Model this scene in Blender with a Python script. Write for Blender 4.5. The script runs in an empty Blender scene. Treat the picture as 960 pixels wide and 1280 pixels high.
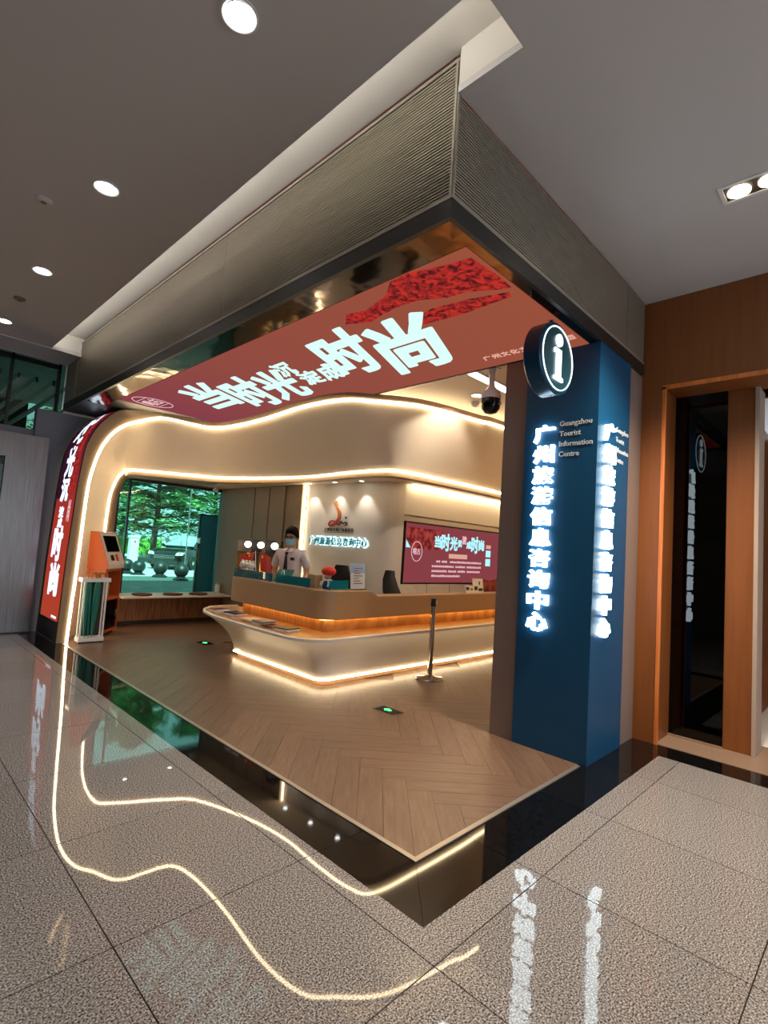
import bpy, bmesh, math, random
from mathutils import Vector, Matrix
random.seed(7)
SC = bpy.context.scene
COL = SC.collection
PI = math.pi

# ------------------------------------------------------------------ camera, world, exposure
cam_d = bpy.data.cameras.new('camera'); cam = bpy.data.objects.new('camera', cam_d); COL.objects.link(cam)
YAW, PITCH, ROLL = 0.7782978, 0.0727318, 0.0648554
_f = Vector((math.cos(YAW)*math.cos(PITCH), math.sin(YAW)*math.cos(PITCH), math.sin(PITCH)))
_r = Vector((math.sin(YAW), -math.cos(YAW), 0)); _u = _r.cross(_f)
_r2 = _r*math.cos(ROLL) + _u*math.sin(ROLL); _u2 = -_r*math.sin(ROLL) + _u*math.cos(ROLL)
cam.matrix_world = Matrix(((_r2.x, _u2.x, -_f.x, -2.0223), (_r2.y, _u2.y, -_f.y, -1.6314), (_r2.z, _u2.z, -_f.z, 1.47), (0, 0, 0, 1)))
cam_d.sensor_fit = 'HORIZONTAL'; cam_d.sensor_width = 36; cam_d.lens = 36*650.06/960
cam_d.clip_start = 0.05; cam_d.clip_end = 400
SC.camera = cam
w = bpy.data.worlds.new('world'); SC.world = w; w.use_nodes = True
w.node_tree.nodes['Background'].inputs[0].default_value = (0.80, 0.90, 1.0, 1)
w.node_tree.nodes['Background'].inputs[1].default_value = 1.45
SC.view_settings.view_transform = 'Standard'; SC.view_settings.look = 'None'
SC.view_settings.exposure = 0.12; SC.view_settings.gamma = 1.0; SC.view_settings.use_curve_mapping = False
SC.cycles.use_denoising = True
SC.cycles.max_bounces = 8; SC.cycles.diffuse_bounces = 4; SC.cycles.glossy_bounces = 4; SC.cycles.transparent_max_bounces = 12
SC.cycles.sample_clamp_indirect = 6.0
SC.cycles.caustics_reflective = False; SC.cycles.caustics_refractive = False
sun_d = bpy.data.lights.new('sun', 'SUN'); sun = bpy.data.objects.new('sun', sun_d); COL.objects.link(sun)
sun_d.energy = 13; sun_d.angle = 0.02; sun_d.color = (1, .97, .9)
sun.rotation_euler = Vector((0.25, 0.72, -1.0)).to_track_quat('-Z', 'Y').to_euler()

# ------------------------------------------------------------------ materials
def S(r, g, b):
    f = lambda c: (c/255/12.92) if c/255 <= .04045 else ((c/255+.055)/1.055)**2.4
    return (f(r), f(g), f(b), 1)
def nd(nt, t, **kw):
    n = nt.nodes.new(t)
    for k, v in kw.items(): setattr(n, k, v)
    return n
def M(name, col, rough=.5, metal=0, emit=None, es=0, spec=.5, bump=None, coat=0, vary=0.0):
    m = bpy.data.materials.new(name); m.use_nodes = True; nt = m.node_tree
    b = nt.nodes['Principled BSDF']
    b.inputs['Base Color'].default_value = col; b.inputs['Roughness'].default_value = rough
    b.inputs['Metallic'].default_value = metal; b.inputs['Specular IOR Level'].default_value = spec
    b.inputs['Coat Weight'].default_value = coat; b.inputs['Coat Roughness'].default_value = .05
    if emit: b.inputs['Emission Color'].default_value = emit; b.inputs['Emission Strength'].default_value = es
    tc = nd(nt, 'ShaderNodeTexCoord')
    if bump:
        n = nd(nt, 'ShaderNodeTexNoise'); n.inputs['Scale'].default_value = bump[0]; n.inputs['Detail'].default_value = 3
        bp = nd(nt, 'ShaderNodeBump'); bp.inputs['Strength'].default_value = bump[1]; bp.inputs['Distance'].default_value = bump[2] if len(bump) > 2 else .01
        nt.links.new(tc.outputs['Object'], n.inputs['Vector']); nt.links.new(n.outputs['Fac'], bp.inputs['Height']); nt.links.new(bp.outputs['Normal'], b.inputs['Normal'])
    if vary:
        oi = nd(nt, 'ShaderNodeObjectInfo'); hs = nd(nt, 'ShaderNodeHueSaturation'); mr = nd(nt, 'ShaderNodeMapRange')
        mr.inputs['To Min'].default_value = 1-vary; mr.inputs['To Max'].default_value = 1+vary
        hs.inputs['Color'].default_value = col
        nt.links.new(oi.outputs['Random'], mr.inputs['Value']); nt.links.new(mr.outputs['Result'], hs.inputs['Value']); nt.links.new(hs.outputs['Color'], b.inputs['Base Color'])
    return m
def EM(name, col, st):
    m = bpy.data.materials.new(name); m.use_nodes = True; nt = m.node_tree
    for n in list(nt.nodes): nt.nodes.remove(n)
    o = nd(nt, 'ShaderNodeOutputMaterial'); e = nd(nt, 'ShaderNodeEmission')
    e.inputs[0].default_value = col; e.inputs[1].default_value = st
    nt.links.new(e.outputs[0], o.inputs[0]); return m
def noise_mix(m, c1, c2, scale, detail=4, lo=.4, hi=.6, stretch=None, into='Base Color', coord='Object', rnd=0, distort=0):
    """colour ramp of a noise into a Principled / Emission colour"""
    nt = m.node_tree
    tc = nd(nt, 'ShaderNodeTexCoord'); mp = nd(nt, 'ShaderNodeMapping'); n = nd(nt, 'ShaderNodeTexNoise'); r = nd(nt, 'ShaderNodeValToRGB')
    n.inputs['Scale'].default_value = scale; n.inputs['Detail'].default_value = detail; n.inputs['Distortion'].default_value = distort
    if stretch: mp.inputs['Scale'].default_value = stretch
    r.color_ramp.elements[0].color = c1; r.color_ramp.elements[0].position = lo
    r.color_ramp.elements[1].color = c2; r.color_ramp.elements[1].position = hi
    nt.links.new(tc.outputs[coord], mp.inputs[0])
    src = mp.outputs[0]
    if rnd:
        oi = nd(nt, 'ShaderNodeObjectInfo'); ad = nd(nt, 'ShaderNodeVectorMath', operation='MULTIPLY_ADD')
        nt.links.new(mp.outputs[0], ad.inputs[0]); ad.inputs[1].default_value = (1, 1, 1)
        sc = nd(nt, 'ShaderNodeMath', operation='MULTIPLY'); sc.inputs[1].default_value = 50
        nt.links.new(oi.outputs['Random'], sc.inputs[0]); nt.links.new(sc.outputs[0], ad.inputs[2]); src = ad.outputs[0]
    nt.links.new(src, n.inputs['Vector']); nt.links.new(n.outputs['Fac'], r.inputs['Fac'])
    out = r.outputs['Color']
    if rnd:
        hs = nd(nt, 'ShaderNodeHueSaturation'); mr = nd(nt, 'ShaderNodeMapRange'); mr.inputs['To Min'].default_value = 1-rnd; mr.inputs['To Max'].default_value = 1+rnd
        nt.links.new(oi.outputs['Random'], mr.inputs['Value']); nt.links.new(mr.outputs['Result'], hs.inputs['Value']); nt.links.new(out, hs.inputs['Color']); out = hs.outputs['Color']
    for nn in nt.nodes:
        if nn.type == 'BSDF_PRINCIPLED' and into in nn.inputs: nt.links.new(out, nn.inputs[into])
        if nn.type == 'EMISSION': nt.links.new(out, nn.inputs[0])
    return m
mt = {}
# polished speckled granite
def granite():
    m = M('granite', S(150, 143, 137), rough=.022, spec=.34); nt = m.node_tree; b = nt.nodes['Principled BSDF']
    tc = nd(nt, 'ShaderNodeTexCoord'); g = nd(nt, 'ShaderNodeNewGeometry')
    n1 = nd(nt, 'ShaderNodeTexNoise'); n1.inputs['Scale'].default_value = 150; n1.inputs['Detail'].default_value = 3
    r1 = nd(nt, 'ShaderNodeValToRGB'); e = r1.color_ramp
    e.elements[0].position = .36; e.elements[0].color = S(52, 49, 48); e.elements[1].position = .64; e.elements[1].color = S(192, 187, 183)
    k = e.elements.new(.46); k.color = S(118, 113, 110); k = e.elements.new(.53); k.color = S(146, 140, 136)
    oi = nd(nt, 'ShaderNodeObjectInfo'); mr = nd(nt, 'ShaderNodeMapRange'); mr.inputs['To Min'].default_value = .93; mr.inputs['To Max'].default_value = 1.06
    hs = nd(nt, 'ShaderNodeHueSaturation')
    nt.links.new(g.outputs['Position'], n1.inputs['Vector']); nt.links.new(n1.outputs['Fac'], r1.inputs['Fac'])
    nt.links.new(oi.outputs['Random'], mr.inputs['Value']); nt.links.new(mr.outputs['Result'], hs.inputs['Value']); nt.links.new(r1.outputs['Color'], hs.inputs['Color'])
    nt.links.new(hs.outputs['Color'], b.inputs['Base Color'])
    return m
mt['granite'] = granite()
mt['joint'] = M('joint', S(70, 64, 60), .7)
mt['black_stone'] = noise_mix(M('black_stone', S(14, 13, 13), .04, spec=.6), S(10, 9, 9), S(24, 22, 21), 60, rnd=.2)
mt['plank'] = noise_mix(M('plank', S(120, 95, 78), .33, spec=.45), S(102, 78, 62), S(124, 98, 80), 5, detail=4, lo=.3, hi=.72, stretch=(1.0, 9, 1), rnd=.09)
mt['subfloor'] = M('subfloor', S(96, 74, 60), .5)
mt['trim'] = M('trim', S(186, 176, 166), .32, metal=.7)
mt['ceil'] = M('ceil', S(206, 203, 204), .85, bump=(4, .03))
mt['white_paint'] = M('white_paint', S(226, 222, 214), .7)
mt['sensor'] = M('sensor', S(120, 108, 98), .6)
mt['louvre'] = M('louvre', S(168, 158, 142), .38, metal=.35)
mt['louvre_back'] = M('louvre_back', S(14, 13, 12), .8)
mt['louvre_frame'] = M('louvre_frame', S(176, 168, 154), .35, metal=.5)
mt['beam'] = M('beam', S(62, 60, 60), .35, metal=.6)
mt['steel'] = M('steel', S(150, 140, 130), .09, metal=1, bump=(1.6, .22, .05))
mt['brushed'] = noise_mix(M('brushed', S(170, 166, 164), .28, metal=1), S(108, 103, 102), S(124, 118, 116), 3, stretch=(40, 40, .6))
mt['cream'] = M('cream', S(242, 226, 204), .6)
mt['fascia'] = M('fascia', S(150, 126, 100), .5)
mt['unseen_wall'] = M('unseen_wall', S(128, 120, 114), .5)
mt['dark'] = M('dark', S(24, 22, 24), .4)
mt['wall_grey'] = M('wall_grey', S(120, 120, 128), .6)
mt['strip'] = EM('strip', (1, .77, .46, 1), 18)
mt['strip2'] = EM('strip2', (1, .77, .46, 1), 18)
mt['cove'] = EM('cove', (1, .96, .9, 1), 16)
mt['lamp'] = EM('lamp', (1, .97, .92, 1), 14)
mt['lamp_warm'] = EM('lamp_warm', (1, .86, .62, 1), 14)
mt['blue'] = M('blue', S(12, 72, 110), .42, spec=.4)
mt['pillar'] = M('pillar', S(128, 108, 98), .6)
mt['glow'] = EM('glow', (.78, .94, 1.0, 1), 7)
mt['glow_soft'] = EM('glow_soft', (.78, .94, 1.0, 1), 3)
mt['glow_side'] = EM('glow_side', (.18, .62, 1.0, 1), 4)
mt['grey_text'] = M('grey_text', S(205, 210, 215), .5)
mt['teal_dark'] = M('teal_dark', S(20, 62, 74), .3)
mt['teal_sign'] = M('teal_sign', S(26, 124, 122), .6)
mt['rim_blue'] = M('rim_blue', S(18, 70, 104), .25, metal=.3)
mt['white_plastic'] = M('white_plastic', S(225, 225, 225), .35)
mt['black_plastic'] = M('black_plastic', S(16, 16, 17), .3)
mt['black_gloss'] = M('black_gloss', S(8, 8, 10), .05)
mt['wood_wall'] = noise_mix(M('wood_wall', S(150, 92, 48), .42), S(124, 70, 30), S(134, 78, 36), 4, stretch=(6, 6, .4), lo=.3, hi=.7)
mt['wood_edge_lit'] = noise_mix(M('wood_edge_lit', S(214, 120, 56), .35), S(204, 110, 48), S(222, 130, 66), 5, stretch=(9, 9, .5))  # light on the recess edge, put into a brighter orange
mt['threshold'] = M('threshold', S(150, 124, 104), .3)
mt['plaster_pale'] = M('plaster_pale', S(172, 152, 136), .6)
mt['chrome'] = M('chrome', S(190, 185, 178), .12, metal=1)
mt['wood_bench'] = noise_mix(M('wood_bench', S(140, 92, 56), .5), S(128, 80, 46), S(156, 106, 68), 4, stretch=(10, 10, .7))
mt['panel_brown'] = M('panel_brown', S(132, 110, 92), .55)
mt['panel_seam'] = M('panel_seam', S(50, 38, 30), .6)
mt['logo_wall'] = M('logo_wall', S(214, 208, 200), .45)
mt['counter_white'] = M('counter_white', S(226, 216, 204), .38)
mt['counter_brown'] = M('counter_brown', S(164, 128, 92), .45)
mt['ledge_wood'] = noise_mix(M('ledge_wood', S(190, 140, 88), .3), S(176, 126, 76), S(204, 154, 100), 4, stretch=(2, 12, 1))
mt['orange'] = M('orange', S(190, 86, 36), .45)
mt['machine_white'] = M('machine_white', S(214, 205, 196), .4)
mt['teal_cloth'] = M('teal_cloth', S(16, 110, 100), .6)
mt['handle_wood'] = M('handle_wood', S(176, 112, 62), .45)
mt['card_brown'] = M('card_brown', S(176, 146, 110), .7)
mt['cushion'] = M('cushion', S(96, 46, 34), .8, bump=(60, .2))
mt['red'] = M('red', S(214, 40, 30), .55)
mt['yellow'] = M('yellow', S(245, 205, 60), .6)
mt['plush_white'] = M('plush_white', S(225, 222, 215), .9, bump=(40, .3))
mt['skin'] = M('skin', S(196, 146, 116), .5)
mt['hair'] = M('hair', S(14, 12, 12), .8, spec=.2)
mt['shirt'] = M('shirt', S(206, 200, 208), .75, bump=(18, .25))
mt['tie'] = M('tie', S(20, 24, 44), .6)
mt['trousers'] = M('trousers', S(26, 28, 36), .7)
mt['mask'] = M('mask', S(130, 190, 214), .8)
mt['acrylic_blue'] = M('acrylic_blue', S(22, 70, 130), .2)
mt['paper'] = M('paper', S(226, 222, 218), .6)
mt['paper_blue'] = M('paper_blue', S(160, 190, 220), .6)
mt['ink'] = M('ink', S(60, 52, 50), .7)
mt['ink_red'] = M('ink_red', S(190, 70, 60), .7)
mt['chair_black'] = M('chair_black', S(12, 12, 16), .6)
mt['foliage'] = noise_mix(M('foliage', S(50, 100, 60), .6), S(70, 124, 80), S(150, 194, 134), 1.3, lo=.35, hi=.65)
mt['foliage_dark'] = noise_mix(M('foliage_dark', S(30, 80, 40), .6), S(40, 96, 40), S(110, 170, 60), 2.5, lo=.35, hi=.65)
mt['bark'] = M('bark', S(80, 66, 54), .9)
mt['asphalt'] = M('asphalt', S(176, 176, 178), .8, bump=(30, .2))
mt['paving'] = M('paving', S(84, 92, 92), .6)
mt['kerb'] = M('kerb', S(210, 208, 204), .8)
mt['car_paint'] = M('car_paint', S(22, 23, 26), .2, metal=.5, coat=1)
mt['car_white'] = M('car_white', S(220, 222, 224), .25, coat=.6)
mt['car_glass'] = M('car_glass', S(150, 165, 172), .05, spec=1)
mt['tyre'] = M('tyre', S(20, 20, 20), .8)
mt['headlamp'] = M('headlamp', S(235, 238, 240), .1)
mt['bollard'] = M('bollard', S(26, 28, 30), .45)
mt['blue_panel'] = M('blue_panel', S(84, 172, 222), .5)
mt['green_led'] = EM('green_led', (.1, 1, .25, 1), 2.5)
mt['globe'] = EM('globe', (1, .96, .9, 1), 5)
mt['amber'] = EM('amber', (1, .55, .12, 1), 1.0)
mt['orange_lit'] = EM('orange_lit', (1, .48, .12, 1), .9)
def glass(name, tint, refl=.06, rough=0.0):
    m = bpy.data.materials.new(name); m.use_nodes = True; nt = m.node_tree
    for n in list(nt.nodes): nt.nodes.remove(n)
    o = nd(nt, 'ShaderNodeOutputMaterial'); t = nd(nt, 'ShaderNodeBsdfTransparent'); g = nd(nt, 'ShaderNodeBsdfGlossy'); mx = nd(nt, 'ShaderNodeMixShader'); fr = nd(nt, 'ShaderNodeFresnel')
    fr.inputs[0].default_value = 1.5; t.inputs[0].default_value = tint; g.inputs['Roughness'].default_value = rough
    nt.links.new(fr.outputs[0], mx.inputs[0]); nt.links.new(t.outputs[0], mx.inputs[1]); nt.links.new(g.outputs[0], mx.inputs[2]); nt.links.new(mx.outputs[0], o.inputs[0])
    return m
mt['win_glass'] = glass('win_glass', (.55, .95, .84, 1))
mt['dark_glass'] = glass('dark_glass', (.10, .11, .13, 1))
mt['guard_glass'] = glass('guard_glass', (.45, .9, .9, 1))
_nt = mt['guard_glass'].node_tree; _d = nd(_nt, 'ShaderNodeBsdfDiffuse'); _d.inputs[0].default_value = S(40, 150, 165); _x = nd(_nt, 'ShaderNodeMixShader'); _x.inputs[0].default_value = .38
_mx = [n for n in _nt.nodes if n.type == 'MIX_SHADER' and n != _x][0]; _o = [n for n in _nt.nodes if n.type == 'OUTPUT_MATERIAL'][0]
_nt.links.new(_mx.outputs[0], _x.inputs[1]); _nt.links.new(_d.outputs[0], _x.inputs[2]); _nt.links.new(_x.outputs[0], _o.inputs[0])
mt['door_glass'] = glass('door_glass', (.35, .55, .48, 1))
mt['clear'] = glass('clear', (.75, .8, .8, 1))
# LED screens
def led(name, c1, c2, st, axis, a, b, c3=None):
    m = EM(name, c1, st); nt = m.node_tree; e = [n for n in nt.nodes if n.type == 'EMISSION'][0]
    g = nd(nt, 'ShaderNodeNewGeometry'); sp = nd(nt, 'ShaderNodeSeparateXYZ'); mr = nd(nt, 'ShaderNodeMapRange'); r = nd(nt, 'ShaderNodeValToRGB')
    mr.inputs['From Min'].default_value = a; mr.inputs['From Max'].default_value = b
    r.color_ramp.elements[0].color = c1; r.color_ramp.elements[1].color = c2
    if c3: k = r.color_ramp.elements.new(.55); k.color = c3
    nt.links.new(g.outputs['Position'], sp.inputs[0]); nt.links.new(sp.outputs['XYZ'.index(axis)], mr.inputs[0]); nt.links.new(mr.outputs[0], r.inputs[0]); nt.links.new(r.outputs[0], e.inputs[0])
    return m
mt['led_ceiling'] = led('led_ceiling', S(158, 84, 62), S(140, 66, 76), .85, 'Y', .1, 5.4, S(150, 78, 68))
mt['led_side'] = led('led_side', S(176, 66, 44), S(70, 20, 44), .9, 'Z', .2, 2.9, S(168, 52, 44))
mt['led_hall'] = EM('led_hall', S(140, 66, 72), .85)
mt['led_floral'] = noise_mix(EM('led_floral', S(190, 40, 36), .9), S(78, 26, 30), S(196, 50, 42), 20, detail=8, lo=.36, hi=.62, distort=.8)
mt['led_floral_far'] = noise_mix(EM('led_floral_far', S(150, 40, 36), .8), S(110, 30, 36), S(176, 70, 62), 12, detail=5)
mt['led_text'] = EM('led_text', S(205, 240, 232), 1.1)
mt['led_text_blue'] = EM('led_text_blue', S(214, 232, 252), 1.5)
mt['led_pink'] = EM('led_pink', S(236, 190, 196), .9)
mt['led_cyan'] = EM('led_cyan', S(170, 232, 246), 1.1)
mt['led_tag'] = EM('led_tag', S(226, 168, 150), .9)
mt['led_teal'] = M('led_teal', S(30, 110, 122), .4, emit=S(30, 120, 135), es=.35)

# ------------------------------------------------------------------ mesh helpers
ORG = {}
class MB:
    def __init__(s): s.v = []; s.f = []
    def add(s, v, f):
        n = len(s.v); s.v += [tuple(p) for p in v]; s.f += [tuple(i+n for i in q) for q in f]; return s
    def box(s, x0, x1, y0, y1, z0, z1):
        return s.add([(x0,y0,z0),(x1,y0,z0),(x1,y1,z0),(x0,y1,z0),(x0,y0,z1),(x1,y0,z1),(x1,y1,z1),(x0,y1,z1)],
                     [(0,3,2,1),(4,5,6,7),(0,1,5,4),(1,2,6,5),(2,3,7,6),(3,0,4,7)])
    def cbox(s, x0, x1, y0, y1, z0, z1, c):
        """box with chamfered vertical and horizontal edges"""
        P = []
        for z, k in ((z0, c), (z0+c, 0), (z1-c, 0), (z1, c)):
            a0, a1, b0, b1 = x0+k, x1-k, y0+k, y1-k
            P.append([(a0+c,b0,z),(a1-c,b0,z),(a1,b0+c,z),(a1,b1-c,z),(a1-c,b1,z),(a0+c,b1,z),(a0,b1-c,z),(a0,b0+c,z)])
        return s.loft(P, closed=True, caps=True)
    def obox(s, c, dx, dy, dz):
        c, dx, dy, dz = map(Vector, (c, dx, dy, dz)); v = []
        for k in (-1, 1):
            for a, b in ((-1,-1),(1,-1),(1,1),(-1,1)): v.append(c + dx*a/2 + dy*b/2 + dz*k/2)
        return s.add(v, [(0,3,2,1),(4,5,6,7),(0,1,5,4),(1,2,6,5),(2,3,7,6),(3,0,4,7)])
    def prism(s, pts, vec):
        n = len(pts); vec = Vector(vec); v = [Vector(p) for p in pts] + [Vector(p)+vec for p in pts]
        return s.add(v, [tuple(range(n-1,-1,-1)), tuple(range(n,2*n))] + [(i,(i+1)%n,n+(i+1)%n,n+i) for i in range(n)])
    def loft(s, rows, closed=False, caps=False):
        n = len(rows[0]); v = [p for r in rows for p in r]; f = []
        for i in range(len(rows)-1):
            for j in range(n if closed else n-1):
                k = (j+1) % n; f.append((i*n+j, i*n+k, (i+1)*n+k, (i+1)*n+j))
        if caps: f += [tuple(range(n-1,-1,-1)), tuple((len(rows)-1)*n+j for j in range(n))]
        return s.add(v, f)
    def lathe(s, prof, c=(0,0,0), seg=20, axis='Z'):
        rows = []
        for r, h in prof:
            row = []
            for k in range(seg):
                a = 2*PI*k/seg; x, y, z = r*math.cos(a), r*math.sin(a), h
                if axis == 'Y': x, y, z = x, -z, y
                if axis == 'X': x, y, z = z, x, y
                row.append((c[0]+x, c[1]+y, c[2]+z))
            rows.append(row)
        return s.loft(rows, closed=True, caps=True)
    def sphere(s, c, r, seg=16, rings=10):
        if not hasattr(r, '__len__'): r = (r, r, r)
        rows = []
        for i in range(1, rings):
            t = PI*i/rings
            rows.append([(c[0]+r[0]*math.sin(t)*math.cos(2*PI*k/seg), c[1]+r[1]*math.sin(t)*math.sin(2*PI*k/seg), c[2]-r[2]*math.cos(t)) for k in range(seg)])
        n = len(s.v); s.loft(rows, closed=True)
        m = len(s.v); s.v += [(c[0],c[1],c[2]-r[2]), (c[0],c[1],c[2]+r[2])]
        for k in range(seg):
            s.f.append((m, n+(k+1)%seg, n+k)); t = n+(rings-2)*seg; s.f.append((m+1, t+k, t+(k+1)%seg))
        return s
    def tube(s, path, r, seg=8, closed=False):
        P = [Vector(p) for p in path]; rows = []; n = len(P); up = None
        for i in range(n):
            if closed: d = P[(i+1)%n]-P[i-1]
            else: d = P[min(i+1,n-1)]-P[max(i-1,0)]
            d.normalize()
            if up is None:
                up = Vector((0,0,1)) if abs(d.z) < .9 else Vector((1,0,0))
            a = d.cross(up)
            if a.length < 1e-4: a = d.orthogonal()
            a.normalize(); b = a.cross(d); up = b.copy()
            rr = r[i] if hasattr(r, '__len__') else r
            rows.append([P[i]+a*rr*math.cos(2*PI*k/seg)+b*rr*math.sin(2*PI*k/seg) for k in range(seg)])
        if closed: rows.append(rows[0]); return s.loft(rows, closed=True)
        return s.loft(rows, closed=True, caps=True)
    def build(s, name, mat, parent=None, smooth=None, bevel=0):
        o_ = ORG.get(parent.name, (0,0,0)) if parent else (0,0,0)
        me = bpy.data.meshes.new(name)
        me.from_pydata([(p[0]-o_[0], p[1]-o_[1], p[2]-o_[2]) for p in s.v], [], s.f)
        me.update(); bm = bmesh.new(); bm.from_mesh(me)
        if bevel: bmesh.ops.bevel(bm, geom=bm.edges[:], offset=bevel, segments=2, affect='EDGES', profile=.6)
        bmesh.ops.recalc_face_normals(bm, faces=bm.faces[:]); bm.to_mesh(me); bm.free()
        if smooth is not None:
            me.shade_smooth(); me.set_sharp_from_angle(angle=math.radians(smooth))
        return link(name, me, mat, parent)
def link(name, me, mat, parent=None):
    o = bpy.data.objects.new(name, me); COL.objects.link(o)
    if mat:
        me.materials.clear(); me.materials.append(mt[mat] if isinstance(mat, str) else mat)
    if parent: o.parent = parent; ORG[o.name] = ORG.get(parent.name, (0,0,0))
    return o
def tag(o, label, cat, group=None):
    o['label'] = label; o['category'] = cat
    if group: o['group'] = group
    return o
def thing(name, label, cat, loc=(0,0,0), group=None, rotz=0, local=False):
    o = bpy.data.objects.new(name, None); COL.objects.link(o); o.location = loc; o.rotation_euler = (0,0,rotz); o.empty_display_size = .1
    ORG[o.name] = (0,0,0) if local else tuple(loc)
    return tag(o, label, cat, group)
def struct(o): o['kind'] = 'structure'; return o
def B(*a): return MB().box(*a)
def cat_rom(P, n=8):
    P = [Vector(p) for p in P]; out = []
    for i in range(len(P)-1):
        p0, p1, p2, p3 = P[max(i-1,0)], P[i], P[i+1], P[min(i+2,len(P)-1)]
        for k in range(n):
            t = k/n; out.append(.5*((2*p1)+(p2-p0)*t+(2*p0-5*p1+4*p2-p3)*t*t+(3*p1-p0-3*p2+p3)*t**3))
    out.append(P[-1]); return out
_gc = {}
def glyph_mesh(body, extrude, offset, res=2):
    k = (body, round(extrude, 4), offset)
    if k in _gc: return _gc[k]
    c = bpy.data.curves.new('t', 'FONT'); c.body = body; c.extrude = extrude; c.offset = offset; c.resolution_u = res
    o = bpy.data.objects.new('t', c); COL.objects.link(o)
    me = bpy.data.meshes.new_from_object(o)
    v = [x.co.copy() for x in me.vertices]; f = [tuple(p.vertices) for p in me.polygons]
    bpy.data.objects.remove(o); bpy.data.curves.remove(c); bpy.data.meshes.remove(me)
    _gc[k] = (v, f); return v, f
def text(name, body, origin, right, up, wh, mat, parent, extrude=.01, offset=.0, fit=True, anchor='C', shear=0, fn=None, bold=0):
    """flat or raised lettering; wh = (width, height) of its bounding box, or (None, height of a line)"""
    W, Hh = wh
    sc0 = Hh if W is None else max(Hh, 1e-3)
    v, f = glyph_mesh(body, extrude/sc0/1.0, offset)
    if not v: return None
    x0, x1 = min(p.x for p in v), max(p.x for p in v); y0, y1 = min(p.y for p in v), max(p.y for p in v)
    right, up, origin = Vector(right), Vector(up), Vector(origin); nrm = right.cross(up).normalized()
    if W is None: sx = sy = Hh; cx, cy = (x0 if anchor == 'L' else (x0+x1)/2), 0
    else: sx, sy = W/(x1-x0), Hh/(y1-y0); cx, cy = (x0+x1)/2, (y0+y1)/2
    mb = MB()
    for q, (du, dv) in enumerate(((0,0),(1,0),(-1,0),(0,1),(0,-1),(.7,.7),(-.7,-.7),(.7,-.7),(-.7,.7)) if bold else ((0,0),)):
        P = []
        for p in v:
            a, b, d = (p.x-cx)*sx+du*bold, (p.y-cy)*sy+dv*bold*.8, p.z*sc0+q*.00006
            a += b*shear
            P.append(fn(a, b, d) if fn else origin + right*a + up*b + nrm*d)
        mb.add(P, f)
    return mb.build(name, mat, parent)
def spot(name, loc, target, energy, color, size=1.2, blend=.6, radius=.05, parent=None):
    d = bpy.data.lights.new(name, 'SPOT'); o = bpy.data.objects.new(name, d); COL.objects.link(o)
    d.energy = energy; d.color = color; d.spot_size = size; d.spot_blend = blend; d.shadow_soft_size = radius
    q = (Vector(target)-Vector(loc)).to_track_quat('-Z', 'Y')
    if parent:
        o.parent = parent; og = ORG.get(parent.name, (0,0,0)); o.location = Vector(loc)-Vector(og)
    else: o.location = loc
    o.rotation_euler = q.to_euler(); return o
def clip_poly(poly, x0, x1, y0, y1):
    for ax, lim, sg in ((0, x0, 1), (0, x1, -1), (1, y0, 1), (1, y1, -1)):
        out = []
        for i in range(len(poly)):
            a, b = poly[i-1], poly[i]; da, db = sg*(a[ax]-lim), sg*(b[ax]-lim)
            if (da >= 0) != (db >= 0):
                t = da/(da-db); out.append((a[0]+(b[0]-a[0])*t, a[1]+(b[1]-a[1])*t))
            if db >= 0: out.append(b)
        poly = out
        if len(poly) < 3: return []
    return poly

# ================================================================== SETTING
BW = .3016; XW = 2.83; YP = 6.05; ZC = 3.85; ZS = 3.18
# --- concourse floor with granite tiles
floor = struct(B(-9, 9, -9, 7.3, -.05, -.012).build('floor', 'joint'))
ix0, iy0, T, G = -.42, .36, .81, .0025
for i in range(-4, 4):
    for j in range(-4, 9):
        x0, y0 = ix0+T*i, iy0+T*j
        for (a0, a1, b0, b1) in ((-9, -BW, -9, 7.2), (-BW, 2.57, -9, -BW)):
            c = (max(x0+G, a0), min(x0+T-G, a1), max(y0+G, b0), min(y0+T-G, b1))
            if c[1]-c[0] < .02 or c[3]-c[2] < .02: continue
            if c[3] < -2.1 or (c[1] < -2.3 and c[3] < 0): continue
            if c[1] < -1.9 and c[2] > 3.5: continue
            B(c[0], c[1], c[2], c[3], -.012, 0).build('tile', 'granite', floor)
# outer field of the same stone beyond the tiles that can be told apart
for (a0, a1, b0, b1) in ((-9, -3.66, -9, 7.2), (2.57, 9, -9, -2.9), (-3.66, 2.57, -9, -2.9)):
    B(a0, a1, b0, b1, -.012, -.001).build('stone_field', 'granite', floor)['kind'] = 'stuff'
# --- black stone border, slabs mitred at the corner
border = struct(B(-BW, 2.9, -BW, 7.2, -.04, -.013).build('floor_border', 'joint'))
g = .0012
ys = [-BW, .36, 1.17, 1.98, 2.79, 3.60, 4.41, 5.22, 6.03, 7.2]
for k in range(len(ys)-1):
    a, b = ys[k]+g, ys[k+1]-g
    q = [(-BW, a), (0, a), (0, b), (-BW, b)] if k else [(-BW, -BW), (0, 0), (0, b), (-BW, b)]
    MB().prism([(x, y, -.013) for x, y in q], (0, 0, .013)).build('slab', 'black_stone', border)
xs = [-BW, .39, 1.20, 2.01, 2.58]
for k in range(len(xs)-1):
    a, b = xs[k]+g, xs[k+1]-g
    q = [(a, -BW), (b, -BW), (b, 0), (a, 0)] if k else [(-BW+.002, -BW), (b, -BW), (b, 0), (.002, 0)]
    MB().prism([(x, y, -.013) for x, y in q], (0, 0, .013)).build('slab', 'black_stone', border)
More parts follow.
